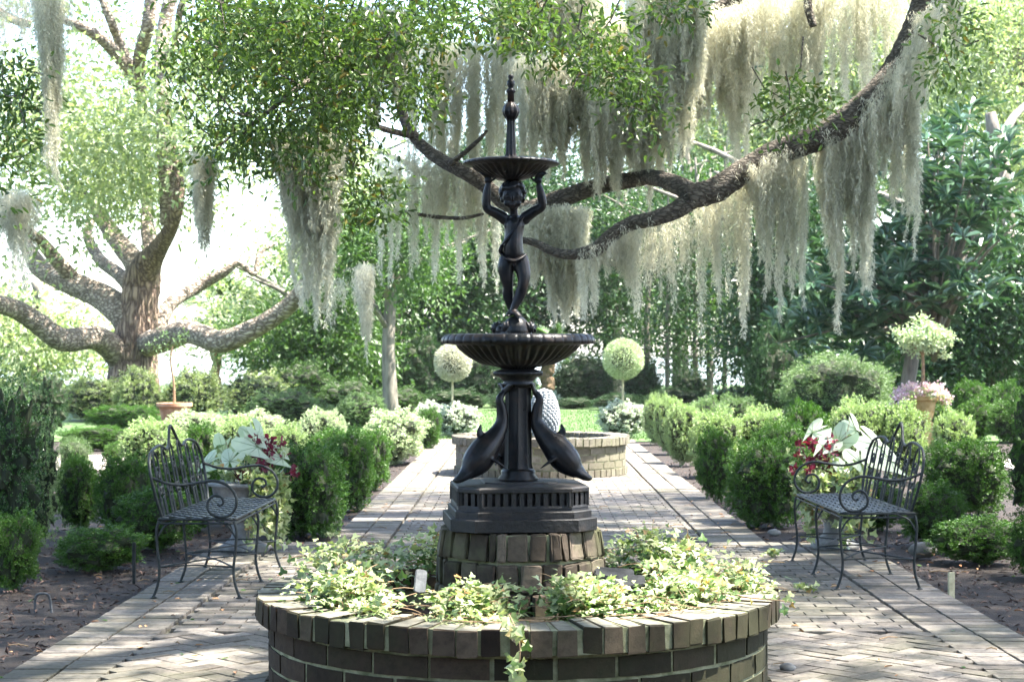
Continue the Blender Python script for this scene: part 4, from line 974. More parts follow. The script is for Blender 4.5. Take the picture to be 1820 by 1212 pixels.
# stakes, stones, fallen things
def stake(px, py0, py1, w_, mat, label):
    Y = GY(py0); mb = MB(); h = Z(py1, Y); boxes(mb, (0, 0, h/2-.04), (w_/2, w_/2*.5, h/2+.04), R(12), bevel=.003, jit=.0015); o = mb.build('stake', M[mat], None, (X(px, Y), Y, 0)); tag(o, label, 'stake')
stake(238, 1027, 964, .018, 'iron', 'thin dark stake standing in the left mulch bed')
stake(1691, 1052, 1016, .035, 'palestem', 'short pale wooden stake standing in the right mulch bed')
mb = MB(); tube(mb, [(X(62, 9), 9.0, -.03), (X(66, 9), 8.98, .06), (X(82, 9), 8.97, .075), (X(88, 9), 9.0, .05), (X(92, 9), 9.0, -.03)], .007, 8, sub=4)
tag(mb.build('bent_pipe', M['pipegrey']), 'small bent grey pipe poking from the left mulch', 'pipe')
def stone(px, py, r, label):
    Y = GY(py); mb = MB(); ell(mb, (0, 0, r*.3), (r, r*.75, r*.55), n=12); mb.v[-1] += rng.normal(size=mb.v[-1].shape)*r*.05
    tag(mb.build('stone', M['stonepot'], None, (X(px, Y), Y, 0), smooth=True), label, 'stone')
stone(1640, 985, .1, 'grey stone on the mulch right of the right bench'); stone(1400, 1190, .035, 'small pale stone against the foot of the near basin'); stone(1376, 950, .05, 'pale stone under the largest right boxwood')
def scatter():
    mb = MB(); n = 9000   # mulch chips
    x = np.concatenate([rng.uniform(-5.5, XL0-.02, n//2), rng.uniform(XR0+.02, 5.5, n//2)]); y = rng.uniform(5.5, 13, n)
    c = np.column_stack([x, y, rng.uniform(-.03, -.005, n)]); stamp(mb, 'diamond', c, unit(rdir(n)*np.array([1, 1, .35])), unit(np.array([0, 0, 1])+rdir(n)*.5), rng.uniform(.02, .06, n), rng.uniform(.008, .022, n))
    n = 1500; x = np.concatenate([rng.uniform(-2.4, XL1-.02, n//2), rng.uniform(XR1+.02, 2.6, n//2)]); y = rng.uniform(12.2, 22, n)
    c = np.column_stack([x, y, rng.uniform(-.03, -.005, n)]); stamp(mb, 'diamond', c, unit(rdir(n)*np.array([1, 1, .35])), unit(np.array([0, 0, 1])+rdir(n)*.5), rng.uniform(.02, .06, n), rng.uniform(.008, .022, n))
    tag(mb.build('mulch_chips', M['chip']), kind='stuff')
    mb = MB(); n = 420; x = rng.uniform(-3.6, 3.8, n); y = rng.uniform(6, 17, n)**1.0
    c = np.column_stack([x, y, np.full(n, .008)]); c = c[np.hypot(x+.02, y-6.6) > 1.0]; n = len(c)
    stamp(mb, 'oval', c, unit(rdir(n)*np.array([1, 1, .1])), unit(np.array([0, 0, 1])+rdir(n)*.35), rng.uniform(.02, .055, n), rng.uniform(.012, .025, n)); tag(mb.build('fallen_leaves', M['deadleaf']), kind='stuff')
    mb = MB(); n = 90; x = rng.uniform(-3, 3, n); y = rng.uniform(6.5, 15, n); c = np.column_stack([x, y, np.full(n, .008)]); c = c[np.hypot(x+.02, y-6.6) > 1.0]; n = len(c)
    stamp(mb, 'oval', c, unit(rdir(n)*np.array([1, 1, .1])), unit(np.array([0, 0, 1])+rdir(n)*.4), .035, .02); tag(mb.build('fallen_green_leaves', M['ivydark']), kind='stuff')
    mb = MB()
    for k in range(130):
        x, y = rng.uniform(-3, 3.2), rng.uniform(6.8, 15)
        if math.hypot(x, y-6.6) < 1.1: continue
        a = rng.uniform(0, 3.14); L = rng.uniform(.03, .14); u = np.array([math.cos(a), math.sin(a)*.6])
        tube(mb, [(x, y, .008), (x+u[0]*L*.5, y+u[1]*L*.5+.006, .014), (x+u[0]*L, y+u[1]*L, .007)], [.0035, .003, .002], 5)
    tag(mb.build('fallen_twigs', M['stem']), kind='stuff')
    mb = MB(); n = 26000; x = rng.uniform(-5.5, 6.5, n); y = 26.7+rng.random(n)**1.3*14
    c = np.column_stack([x, y, np.full(n, -.02)]); stamp(mb, 'diamond', c, unit(rdir(n)*.35+np.array([0, 0, 1])), rdir(n), .05, .012); tag(mb.build('grass', M['grass']), kind='stuff')
scatter()
def weed(px, py, label):
    Y = GY(py); e = (X(px, Y), Y, .0); mb = MB(); n = 40
    c = rng.normal(size=(n, 3))*np.array([.03, .03, .01])+np.array([0, 0, .03]); stamp(mb, 'ivy', c, unit(rdir(n)+np.array([0, 0, .5])), unit(rdir(n)*.5+np.array([0, 0, 1])), .035, .035); tag(mb.build('small_plant', M['ivy'], None, e), label, 'plant')
weed(1375, 990, 'small weed growing between pavers left of the right bench leg'); weed(592, 955, 'small weed at the corner of the left path bed'); weed(1432, 1052, 'small ivy seedling on pavers right of the near basin')

# ------------------------------------------------------------------ far live oak on the left
YO = 38.
def limb(mb, pts, rad, Y0, ys, seg=14, mi=0):
    q = [(X(px, Y0+dy), Y0+dy, Z(py, Y0+dy)) for (px, py), dy in zip(pts, ys)]
    tube(mb, q, [r*Y0/FPX for r in rad], seg, sub=7, mi=mi, rough=.02)
e = empty('live_oak', (X(235, YO), YO, 0), 'huge spreading live oak with pale twisting limbs at the left', 'tree')
ox, oy = e.location.x, e.location.y
def part(name, fn, mat, smooth=True):
    mb = MB(); fn(mb); mb.v = [v-np.array([ox, oy, 0]) for v in mb.v]; return mb.build(name, mat, e, smooth=smooth)
part('trunk', lambda mb: limb(mb, [(236, 745), (236, 700), (238, 640), (243, 580), (249, 530), (253, 500), (262, 470), (283, 440), (306, 400), (318, 350), (316, 290), (296, 220), (282, 150)], [62, 50, 42, 37, 33, 33, 25, 16, 12, 9, 7, 6, 4], YO, [0, 0, 0, 0, 0, 0, -.3, -1, -2, -2.4, -2, -1.5, -1], 28), M['farbark'])
L_ = [
 ([(222, 660), (205, 625), (168, 600), (112, 604), (66, 574), (24, 548), (-40, 532), (-120, 500)], [24, 24, 21, 20, 18, 16, 14, 10], [0, -.3, -1, -2, -2.5, -3, -4, -5]),
 ([(240, 600), (222, 560), (178, 526), (118, 500), (72, 476), (52, 446), (30, 412), (-10, 380)], [26, 28, 24, 21, 19, 14, 11, 8], [0, 0, .5, 1, 1.5, 2, 2.5, 3]),
 ([(140, 508), (100, 462), (66, 424), (30, 400)], [15, 13, 11, 8], [1, .5, 0, -.5]),
 ([(256, 505), (236, 462), (206, 425), (170, 372), (132, 335), (90, 320)], [24, 20, 17, 13, 10, 7], [0, .5, 1.5, 2.5, 3, 3.5]),
 ([(238, 520), (212, 488), (178, 462), (156, 420), (162, 392)], [14, 13, 12, 10, 8], [1, 2, 3, 4, 4.5]),
 ([(262, 480), (268, 440), (262, 400), (262, 350)], [18, 16, 13, 10], [.4, 1, 2, 3]),
 ([(268, 615), (284, 575), (306, 537), (352, 510), (398, 484), (424, 468), (452, 487), (462, 450), (492, 432)], [15, 14, 13, 11, 9, 6, 5, 5, 3], [.6, 1, 1.5, 2, 2, 2, 2, 2.2, 2.4]),
 ([(262, 612), (300, 600), (332, 590), (362, 598), (392, 607), (436, 592), (492, 560), (528, 528), (565, 480), (600, 446), (640, 424), (690, 424), (720, 400)], [22, 22, 20, 19, 19, 17, 15, 14, 13, 11, 9, 6, 4], [-.4, -1, -1.5, -2, -2.4, -2.8, -3, -3.2, -3.4, -3.4, -3.4, -3.4, -3]),
 ([(300, 400), (296, 320), (292, 240), (290, 180), (286, 110), (292, 50), (306, -20), (330, -120)], [14, 14, 13, 12, 12, 12, 11, 8], [-2, -2, -2, -2, -1.5, -1, -1, -1]),
 ([(262, 350), (258, 250), (250, 160), (248, 104), (262, 50), (268, -10), (262, -120)], [11, 11, 11, 12, 12, 11, 8], [3, 3, 2, 1, 0, 0, 0]),
 ([(250, 160), (222, 118), (192, 80), (150, 50), (108, 36)], [12, 12, 11, 9, 6], [2, 1, .5, 0, 0]),
 ([(245, 150), (210, 70), (196, 36), (170, -30)], [10, 9, 8, 6], [2, 1.5, 1, 1]),
 ([(285, 112), (312, 80), (320, 20), (340, -40)], [8, 7, 6, 5], [-1.5, -2, -3, -3]),
 ([(54, 44), (20, 34), (-30, 0)], [8, 8, 7], [1, 1, 1])]
for pts, rad, ys in L_: part('limb', lambda mb: limb(mb, pts, rad, YO, ys), M['farlimb'])
def crown_pts(zones, Y0, n, rc, size=None):
    """clump centres inside ellipses (px, py, rx, ry, dY)"""
    out = []
    A = np.array([z[2]*z[3]*(z[5] if len(z) > 5 else 1) for z in zones]); A = A/A.sum()
    for z, k in zip(zones, (A*n).astype(int)):
        for _ in range(k):
            a = rng.uniform(0, 6.283); r = min(1.4, .12+.62*abs(rng.normal())); Y = Y0+rng.uniform(-1, 1)*z[4]
            out.append(P(z[0]+z[2]*r*math.cos(a), z[1]+z[3]*r*math.sin(a), Y))
    return np.array(out)
def leafcloud(mb, C_, per, rc, L, W, kind='diamond', mi=0, flat=.6, droop=-.1):
    n = len(C_)*per; cs = np.repeat(C_, per, axis=0); g = rng.normal(size=(n, 3)); c = cs+g*rc*np.array([.5, .5, .5*flat])
    stamp(mb, kind, c, unit(unit(g)*.7+rdir(n)*.7+np.array([0, 0, droop])), unit(np.array([0, 0, .8])+rdir(n)*.8), L*rng.uniform(.65, 1.3, n), W*rng.uniform(.7, 1.2, n), mi)
def clumps_with_gaps(C_, thr, seed, scale=.9):
    """drop clumps where a smooth pseudo-noise is low, so the crown gets holes"""
    r_ = np.random.default_rng(seed); K = r_.normal(size=(10, 3))*scale*2; ph = r_.uniform(0, 6.28, 10)
    return C_[np.sin(C_@K.T+ph).sum(axis=1)/3 > thr]
Zs = [(320, 350, 60, 50, 2, 1.5), (330, 270, 80, 60, 3, 1.2), (180, 250, 170, 110, 5), (330, 200, 140, 120, 5), (90, 130, 120, 120, 5), (60, 270, 90, 80, 5, 1.2), (420, 330, 120, 80, 4), (250, 60, 180, 60, 5, .6), (420, 100, 110, 100, 5), (380, 390, 60, 40, 3, .6), (470, 410, 50, 50, 3, .7),
      (30, 370, 60, 40, 4, .6), (130, 340, 90, 36, 4), (560, 300, 90, 90, 5), (210, 330, 60, 30, 3, .8), (600, 420, 50, 40, 2), (120, 425, 60, 24, 2, .5), (430, 450, 60, 22, 2, .5), (30, 470, 40, 30, 2, .5), (175, 345, 60, 30, 2), (300, 310, 90, 40, 4), (250, -120, 420, 120, 8), (250, -330, 360, 120, 8, .6), (-80, 150, 100, 200, 6, .6)]
def fc(mb):
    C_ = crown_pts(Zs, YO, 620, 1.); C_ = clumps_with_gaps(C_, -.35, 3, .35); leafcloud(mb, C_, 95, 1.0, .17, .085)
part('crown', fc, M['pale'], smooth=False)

# ------------------------------------------------------------------ trees of the background
def tree(name, px, Y, rt, top, zones, mat, nclump, per, rc, L, W, label, kind='diamond', bark='thinbark', lean=0, group='background trees', droop=-.1, cat='tree', lowb=None):
    global ox, oy, e
    e = empty(name, (X(px, Y), Y, 0), label, cat, group); ox, oy = e.location.x, e.location.y
    zt = Z(top, Y); x0 = X(px, Y)
    def tr(mb):
        tube(mb, [(x0, Y, -.1), (x0+lean*.3, Y, zt*.35), (x0+lean*.7+rt, Y+.2, zt*.7), (x0+lean, Y, zt)], [rt*1.25, rt, rt*.8, rt*.35], 10, sub=5, rough=.02)
        for k in range(5):
            a = rng.uniform(0, 6.28); h = zt*rng.uniform(.4, .85); d = rng.uniform(.8, 2.2)*max(1., rt*6)
            tube(mb, [(x0+lean*h/zt, Y, h), (x0+lean*h/zt+d*.4*math.cos(a), Y+d*.4*math.sin(a), h+d*.35), (x0+lean*h/zt+d*math.cos(a), Y+d*math.sin(a), h+d*.6)], [rt*.45, rt*.3, rt*.1], 7, sub=3)
    part('trunk', tr, M[bark])
    def cr(mb):
        C_ = crown_pts(zones, Y, nclump, rc); leafcloud(mb, C_, per, rc, L, W, kind, droop=droop)
    part('crown', cr, M[mat], smooth=False); return e
T_ = [
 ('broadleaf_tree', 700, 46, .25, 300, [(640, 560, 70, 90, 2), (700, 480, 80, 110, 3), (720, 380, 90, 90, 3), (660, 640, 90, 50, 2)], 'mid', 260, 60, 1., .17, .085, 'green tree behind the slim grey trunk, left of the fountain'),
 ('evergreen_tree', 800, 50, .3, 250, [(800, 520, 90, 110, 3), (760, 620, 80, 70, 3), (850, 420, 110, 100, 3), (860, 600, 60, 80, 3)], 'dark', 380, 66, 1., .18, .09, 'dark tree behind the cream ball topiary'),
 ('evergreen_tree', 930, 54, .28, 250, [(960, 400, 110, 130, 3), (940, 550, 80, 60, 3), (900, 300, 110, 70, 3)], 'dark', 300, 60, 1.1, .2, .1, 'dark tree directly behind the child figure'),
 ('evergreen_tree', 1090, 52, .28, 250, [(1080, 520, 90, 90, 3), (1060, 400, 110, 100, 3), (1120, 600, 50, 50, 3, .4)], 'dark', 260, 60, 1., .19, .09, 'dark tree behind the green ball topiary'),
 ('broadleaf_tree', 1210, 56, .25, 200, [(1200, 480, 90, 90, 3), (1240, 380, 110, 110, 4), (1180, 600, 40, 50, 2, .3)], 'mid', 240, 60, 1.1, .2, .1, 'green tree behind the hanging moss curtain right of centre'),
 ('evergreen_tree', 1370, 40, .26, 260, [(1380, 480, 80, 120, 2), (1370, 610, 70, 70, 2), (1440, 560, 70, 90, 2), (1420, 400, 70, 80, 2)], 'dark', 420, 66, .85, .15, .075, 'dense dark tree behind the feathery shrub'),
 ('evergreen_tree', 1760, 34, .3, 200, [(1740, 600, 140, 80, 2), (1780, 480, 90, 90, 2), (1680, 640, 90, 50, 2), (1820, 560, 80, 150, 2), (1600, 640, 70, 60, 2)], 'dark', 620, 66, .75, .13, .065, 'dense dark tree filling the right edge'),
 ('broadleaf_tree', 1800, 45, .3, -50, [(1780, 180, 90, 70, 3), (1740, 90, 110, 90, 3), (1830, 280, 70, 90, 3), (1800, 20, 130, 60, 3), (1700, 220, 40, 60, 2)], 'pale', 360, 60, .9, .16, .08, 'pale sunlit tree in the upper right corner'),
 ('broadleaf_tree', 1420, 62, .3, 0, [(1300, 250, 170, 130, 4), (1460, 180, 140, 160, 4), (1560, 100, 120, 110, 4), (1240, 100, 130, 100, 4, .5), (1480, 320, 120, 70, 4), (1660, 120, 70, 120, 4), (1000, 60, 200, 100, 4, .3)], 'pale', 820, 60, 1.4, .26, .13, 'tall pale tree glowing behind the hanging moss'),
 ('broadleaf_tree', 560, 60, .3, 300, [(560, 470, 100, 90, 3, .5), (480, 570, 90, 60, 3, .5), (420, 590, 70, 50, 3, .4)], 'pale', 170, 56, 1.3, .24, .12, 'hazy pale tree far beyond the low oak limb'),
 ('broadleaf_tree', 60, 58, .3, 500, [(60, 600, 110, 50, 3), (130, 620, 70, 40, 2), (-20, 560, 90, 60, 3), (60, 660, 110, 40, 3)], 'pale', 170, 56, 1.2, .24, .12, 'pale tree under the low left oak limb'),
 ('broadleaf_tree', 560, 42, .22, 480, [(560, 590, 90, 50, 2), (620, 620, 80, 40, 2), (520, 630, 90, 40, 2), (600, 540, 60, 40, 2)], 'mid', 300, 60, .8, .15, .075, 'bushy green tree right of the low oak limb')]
for t in T_: tree(*t[:4], t[4], t[5], *t[6:])
for (px, a, b, t, m, lab) in [(700, 560, 700, 600, 'mid', 'tall leafy shrub left of the cream ball topiary'), (800, 690, 800, 585, 'dark', 'tall dark shrub behind the slim grey trunk'), (0, 780, 900, 610, 'dark', 'tall dark shrub behind the cream ball topiary'), (0, 880, 960, 640, 'dark', 'dark shrub between the column and the cream topiary'),
  (0, 968, 1100, 630, 'dark', 'dark shrub left of the green ball topiary stem'), (0, 1100, 1180, 640, 'dark', 'dark shrub right of the green ball topiary stem'), (0, 1190, 1260, 655, 'dark', 'dark shrub among the slender trunks'), (0, 1320, 1430, 580, 'dark', 'tall dark shrub closing the bright gap on its right'), (0, 1420, 1560, 590, 'dark', 'dark shrub mass behind the feathery shrub'), (0, 1560, 1700, 600, 'dark', 'dark shrub mass behind the small pale urn tree'), (0, 1680, 1840, 560, 'dark', 'dark shrub mass at the right edge under the glossy tree')]:
    bush('loose', m, a, b, t, 730, lab, Y=43+random.uniform(-1, 3) if a < 1320 else 35, group='tall dark shrubs at the garden end', depth=.6)
# slim trunks in the gap to the right of the right topiary
for k, (px, t, lean) in enumerate([(1186, 300, .1), (1236, 280, -.2), (1262, 300, .15), (1288, 260, 0), (1328, 320, .1), (1150, 320, .1)]):
    tree('slender_tree', px, 44+k*.7, .055+.015*(k % 3), t, [(px, 640, 26, 60, .5, .5), (px+8, 560, 38, 60, 1), (px, 460, 50, 70, 1), (px-6, 380, 50, 60, 1)], 'mid' if k % 2 else 'dark', 110, 34, .6, .13, .06,
         ['slender tree just right of the green ball topiary', 'slender tree with the darkest stem in the bright gap', 'slender tree in the middle of the bright gap', 'slender tree right of the middle of the bright gap', 'slender tree at the right end of the bright gap', 'slender tree close behind the green ball topiary'][k], group='slender trees by the water')
tree('grey_trunked_tree', 697, 33, .13, 380, [(690, 470, 70, 60, 1.5), (640, 430, 70, 50, 1.5), (740, 420, 60, 60, 1.5)], 'mid', 160, 55, .7, .13, .06, 'tree with a slim bare grey trunk left of the fountain', lean=-.25)
# loquat-like tree with whorls of long glossy leaves
e = empty('loquat_tree', (X(1650, 27), 27, 0), 'tree with whorls of long glossy leaves right of the moss', 'tree'); ox, oy = e.location.x, e.location.y
LC = crown_pts([(1590, 470, 120, 110, 2), (1660, 330, 110, 110, 2), (1740, 350, 80, 120, 2), (1540, 580, 90, 60, 1.5), (1690, 500, 100, 80, 2), (1440, 560, 60, 60, 1.5), (1480, 480, 60, 60, 1.5)], 27, 520, .3)
def lq_tr(mb):
    tube(mb, [(X(1600, 27), 27, -.1), (X(1625, 27), 27, 1.5), (X(1660, 27), 27, 2.6)], [.13, .11, .09], 10, sub=3)
    hub = np.array([X(1660, 27), 27, 2.2])
    for c in LC[::6]: tube(mb, [hub-[0, 0, rng.uniform(0, 1.)], (hub+c)/2+[0, 0, -.1], c], [.045, .028, .01], 6, sub=3)
part('trunk', lq_tr, M['thinbark'])
def lq(mb):
    for c in LC:
        n = rng.integers(9, 15); ax = unit(np.array([0, -.3, 1])+rdir(1)[0]*.7); r_ = unit(np.cross(rdir(n), ax)); d = unit(r_+ax*rng.uniform(.1, .6, n)[:, None])
        stamp(mb, 'oval', c+d*.02, d, unit(ax*1.0+rdir(n)*.15), rng.uniform(.2, .34, n), rng.uniform(.06, .09, n))
part('crown', lq, M['loquat'], smooth=False)
# palms
def palm(px, Y, ztp, label, fr=22, L=1.6):
    e = empty('palm', (X(px, Y), Y, 0), label, 'palm tree', 'palms in the background'); zt = Z(ztp, Y)
    mb = MB(); n = 22; pts = [(0.05*math.sin(k), 0, zt*k/(n-1)) for k in range(n)]; tube(mb, pts, [.17+.025*(k % 2) for k in range(n)], 10); mb.build('trunk', M['stem'], e)
    mb = MB()
    for k in range(fr):
        a = rng.uniform(0, 6.28); el_ = rng.uniform(-.5, 1.3); hub = np.array([.0, 0, zt]); ax = np.array([math.cos(a)*math.cos(el_), math.sin(a)*math.cos(el_), math.sin(el_)])
        tip = hub+ax*L*.5; m = 22; sd = unit(np.cross(ax, [0, 0, 1.])); up = np.cross(sd, ax); th = np.linspace(-1.5, 1.5, m)
        tube(mb, [hub, tip], [.015, .01], 5); d = np.cos(th)[:, None]*ax+np.sin(th)[:, None]*sd+np.array([0, 0, -.15]); stamp(mb, 'diamond', np.tile(tip, (m, 1)), d, np.tile(up, (m, 1)), L*.6*(.7+.3*np.cos(th)), .05)
    mb.build('fronds', M['mid'], e)
palm(972, 44, 618, 'short palm with a brown trunk behind the stone finial', 18, .75); palm(384, 62, 560, 'palm beyond the big oak, left of the low limb', 26, 2.); palm(450, 66, 575, 'smaller palm beyond the big oak, right of the taller palm', 20, 1.8)

# beds going on beyond both frame edges
nw = ['nearest', 'second', 'third', 'fourth', 'fifth', 'farthest']
for side, wd in ((-1, 'left'), (1, 'right')):
    for k in range(6):
        o = bush('ball' if k % 2 else 'block', 'box', 0, 100, 600, 700, '%s boxwood of the row just outside the %s frame edge' % (nw[k], wd), Y=12, group='boxwoods outside the frame')
        y = 10.5+k*2.6; o.location = (side*(.33*y+1.4+random.random()), y, -.03); o.scale = (.6, .6, .9)
        o = bush('loose', 'dark', 0, 100, 600, 700, '%s tall dark shrub of the screen outside the %s frame edge' % (nw[k], wd), Y=12, group='dark shrubs outside the frame')
        y = 11+k*4.5; o.location = (side*(.31*y+4.6), y, -.03); o.scale = (1.7, 1.7, 2.6)
# unseen hedge added behind the viewer to cut fill light from that side
for k, x in enumerate(np.arange(-11, 12, 3.6)):
    o = bush('loose', 'dark', 0, 100, 600, 700, ['first', 'second', 'third', 'fourth', 'fifth', 'sixth', 'seventh'][k]+' tall added light-blocking hedge shrub behind the viewer counting from the left', Y=10, group='added light-blocking hedge behind the viewer')
    o.location = (x, -5.5-random.random(), -.03); o.scale = (2.3, 1.3, 4.6)
# ------------------------------------------------------------------ the near oak: limbs reaching in from the right, crown above
e = empty('live_oak', (6.2, 13.2, 0), 'near live oak whose mossy dark limbs arch in from the upper right', 'tree'); ox, oy = 6.2, 13.2
YL = 12.6
def lim(pts, rad, ys, seg=18): return lambda mb: tube(mb, [P(px, py, YL+dy) for (px, py), dy in zip(pts, ys)], [r*YL/FPX for r in rad], seg, sub=8, rough=.035)
part('trunk', lambda mb: tube(mb, [(6.3, 13.2, -.1), (6.2, 13.2, .6), (6.1, 13.2, 1.8), (6.2, 13.1, 3.2), (6.5, 13.1, 5.)], [.62, .5, .42, .4, .34], 24, sub=8, rough=.03), M['bark'])
part('limb', lambda mb: tube(mb, [(6.1, 13.2, 2.6), (5.2, 13., 4.2), (4.2, 12.8, 4.9), P(1700, -110, YL), P(1650, 0, YL), P(1622, 70, YL), P(1580, 142, YL-.1), P(1530, 195, YL-.2), P(1475, 235, YL-.2), P(1425, 256, YL-.1), P(1375, 275, YL), P(1320, 306, YL), P(1270, 338, YL), P(1222, 352, YL)],
     [.3, .22, .17, .14, .115, .105, .1, .1, .1, .095, .095, .09, .095, .085], 22, sub=8, rough=.035), M['bark'])
part('limb', lim([(1240, 346), (1205, 372), (1165, 388), (1120, 398), (1085, 420), (1058, 444), (1020, 452), (985, 448), (945, 430), (900, 425)], [19, 16, 14, 13, 13, 13, 10, 8, 7, 5], [0, 0, 0, .1, .1, .1, .2, .3, .4, .5]), M['bark'])
part('limb', lim([(1240, 350), (1205, 330), (1172, 318), (1140, 314)], [19, 17, 15, 13], [0, .1, .3, .5]), M['bark'])
part('limb', lim([(1150, 316), (1112, 322), (1070, 330), (1035, 340), (985, 358), (940, 372), (900, 362), (862, 330), (825, 306), (790, 288), (760, 268), (735, 242), (716, 205), (708, 160), (712, 100), (730, 20), (760, -80)], [13, 15, 15, 16, 18, 17, 15, 14, 14, 13, 12, 11, 10, 9, 8, 8, 8], [.5, .6, .7, .7, .8, .9, 1, 1, 1, 1.1, 1.2, 1.3, 1.4, 1.4, 1.4, 1.4, 1.4]), M['bark'])
part('limb', lim([(800, 292), (825, 272), (850, 250), (866, 232)], [6, 5, 4, 2.5], [1, .9, .8, .8], 10), M['bark'])
part('limb', lim([(735, 242), (690, 232), (640, 215), (590, 205)], [7, 6, 4, 2], [1.3, 1, .7, .4], 10), M['bark'])
part('limb', lim([(1400, -60), (1330, -20), (1290, 10), (1240, 18), (1190, 10)], [20, 17, 14, 12, 7], [1, 1, 1, 1, 1]), M['bark'])
part('limb', lim([(1440, -40), (1436, 10), (1446, 48)], [8, 8, 7], [.4, .4, .4], 12), M['bark'])
part('limb', lim([(620, 85), (575, 120), (520, 165), (470, 205), (430, 240)], [6, 5, 4, 3, 2], [-1.6, -1.8, -2, -2, -2], 10), M['bark'])
part('limb', lim([(860, 380), (820, 388), (760, 384), (720, 376)], [3, 4, 4, 3], [1.6, 1.6, 1.7, 1.8], 10), M['bark'])
part('limb', lambda mb: [tube(mb, p, r, 14, sub=6, rough=.03) for p, r in (
    ([(6.4, 13.1, 4.4), (5, 12, 8.4), (1., 11, 10.), (-5, 9.6, 10.6)], [.3, .24, .17, .06]), ([(6.2, 13.2, 4.), (6., 10.6, 8.), (4, 8, 9.8), (.5, 3.4, 10.4)], [.28, .2, .14, .05]), ([(6.4, 13.2, 4.4), (8, 11, 8.), (9.5, 8, 10.2), (10, 3.4, 10.8)], [.26, .2, .13, .05]),
    ([(5, 12, 8.4), (2, 14, 9.8), (-2, 15.4, 10.2)], [.17, .12, .05]), ([(4, 8, 9.8), (6, 3, 10.4), (4, -5, 10.6)], [.14, .1, .05]), ([(1., 11, 10.), (-2, 7, 9.8), (-5., 2, 10.4)], [.12, .08, .04]), ([P(760, -80, 14), (-.9, 13.6, 6.5), (0, 13, 8.2), (1.6, 12, 9.6)], [.05, .07, .09, .11]))], M['bark'])
VZ = [(530, 120, 110, 90, 1.2, .62), (440, 90, 70, 60, 1.2, .5), (400, 40, 60, 50, 1.2, .6), (580, 230, 60, 60, 1), (540, 50, 100, 60, 1.2, 1.), (450, 250, 80, 50, 1, .75), (620, 190, 50, 50, 1, .6), (660, 350, 50, 50, .8, .5), (745, 150, 40, 60, 1, .6), (770, 40, 70, 40, 1.2, .8), (860, 40, 60, 30, 1., .6), (940, 40, 60, 34, .9, .6), (1040, 80, 60, 34, .8, .7),
      (1090, 130, 44, 30, .5, .9), (1135, 170, 24, 34, .3, .9), (1152, 220, 12, 26, .2, .8), (650, 70, 60, 60, 1, .8), (330, 100, 40, 70, 1, .3), (540, 290, 50, 40, .6, .7), (20, 190, 36, 60, .8, .8), (15, 290, 30, 50, .8, .4), (1420, 190, 44, 26, .3, .7), (1400, 150, 26, 20, .3, .6), (1370, 215, 16, 14, .3, .6), (1670, 120, 24, 40, .5, .5), (1700, 60, 30, 50, .5, .4), (1190, 20, 60, 22, .6, .5), (600, 380, 40, 24, .5, .3), (980, 100, 40, 24, .6, .3)]
# open shafts through the crown, where the photograph shows sun reaching the ground and the ivy: (x, y, z, radius)
SH = [(-.75, 6.25, .45, .3), (-.45, 6.0, .45, .3), (-.15, 5.85, .45, .25), (.2, 5.9, .45, .22), (.6, 6.3, .45, .3), (.75, 6.6, .45, .3), (.45, 5.85, .42, .2), (.02, 6.3, .6, .1), (.5, 7.1, .45, .12), (.8, 6.0, .4, .16),
      (-1.75, 7.5, 0, .26), (-1.45, 7.55, 0, .18), (1.88, 7.75, 0, .2), (1.75, 7.75, 0, .14), (1.5, 8.9, 0, .12), (-1.9, 10.6, .75, .2), (-1.5, 10.6, 0, .12), (1.3, 11.3, 0, .14), (.9, 13.3, 0, .2), (-.7, 14.3, 0, .25), (-1.2, 12.8, 0, .15), (1.2, 14.8, 0, .25), (0, 16, 0, .35), (2.1, 12., .8, .2), (1.1, 7.3, 0, .13), (-1., 10., 0, .14), (3.4, 9.5, 0, .12), (-3, 9.5, .0, .15), (.1, 6.6, 1.45, .1)]
SH += [(*P(a, b, Y), r) for a, b, Y, r in [(500, 120, 11, .45), (420, 250, 11, .4), (600, 60, 11, .4), (300, 60, 11, .4), (1080, 120, 11, .3), (940, 60, 11, .3), (665, 200, 11.6, .3), (1530, 480, 12.5, .3), (1480, 400, 12.5, .25), (1370, 460, 12.6, .3), (1600, 330, 12.4, .3), (1000, 520, 13.4, .35), (1000, 250, 13.2, .4), (1110, 300, 13.1, .35), (1200, 220, 12.9, .3), (560, 480, 11.2, .25), (540, 330, 11.2, .2), (850, 420, 14, .3), (1300, 520, 12.8, .25), (1640, 100, 12.5, .3), (1450, 90, 13, .4), (1160, 480, 12.8, .25), (60, 900, 10.5, .2), (80, 760, 11.5, .25), (1700, 900, 11, .3), (700, 800, 15, .25)]]
Sv = np.array(S)
def prune(C_, extra=.16):
    keep = np.ones(len(C_), bool)
    for x, y, z, r in SH:
        v = C_-np.array([x, y, z]); t = v@Sv; d = np.linalg.norm(v-t[:, None]*Sv, axis=1); keep &= ~((d < r+extra) & (t > 0))
    return C_[keep]
def near_crown(mb):
    C_ = crown_pts(VZ, 11.2, 520, .3); C_ = C_[C_[:, 1] > 8.8]
    leafcloud(mb, C_, 36, .2, .056, .024, 'oval', flat=.7, droop=-.1)
    for c in C_[::3]:
        q = c+rdir(1)[0]*.25+[0, 0, .12]; tube(mb, [q, (q+c)/2+rng.normal(size=3)*.03, c], [.006, .005, .003], 4, mi=1)
part('crown', near_crown, [M['oakleaf'], M['bark']], smooth=False)
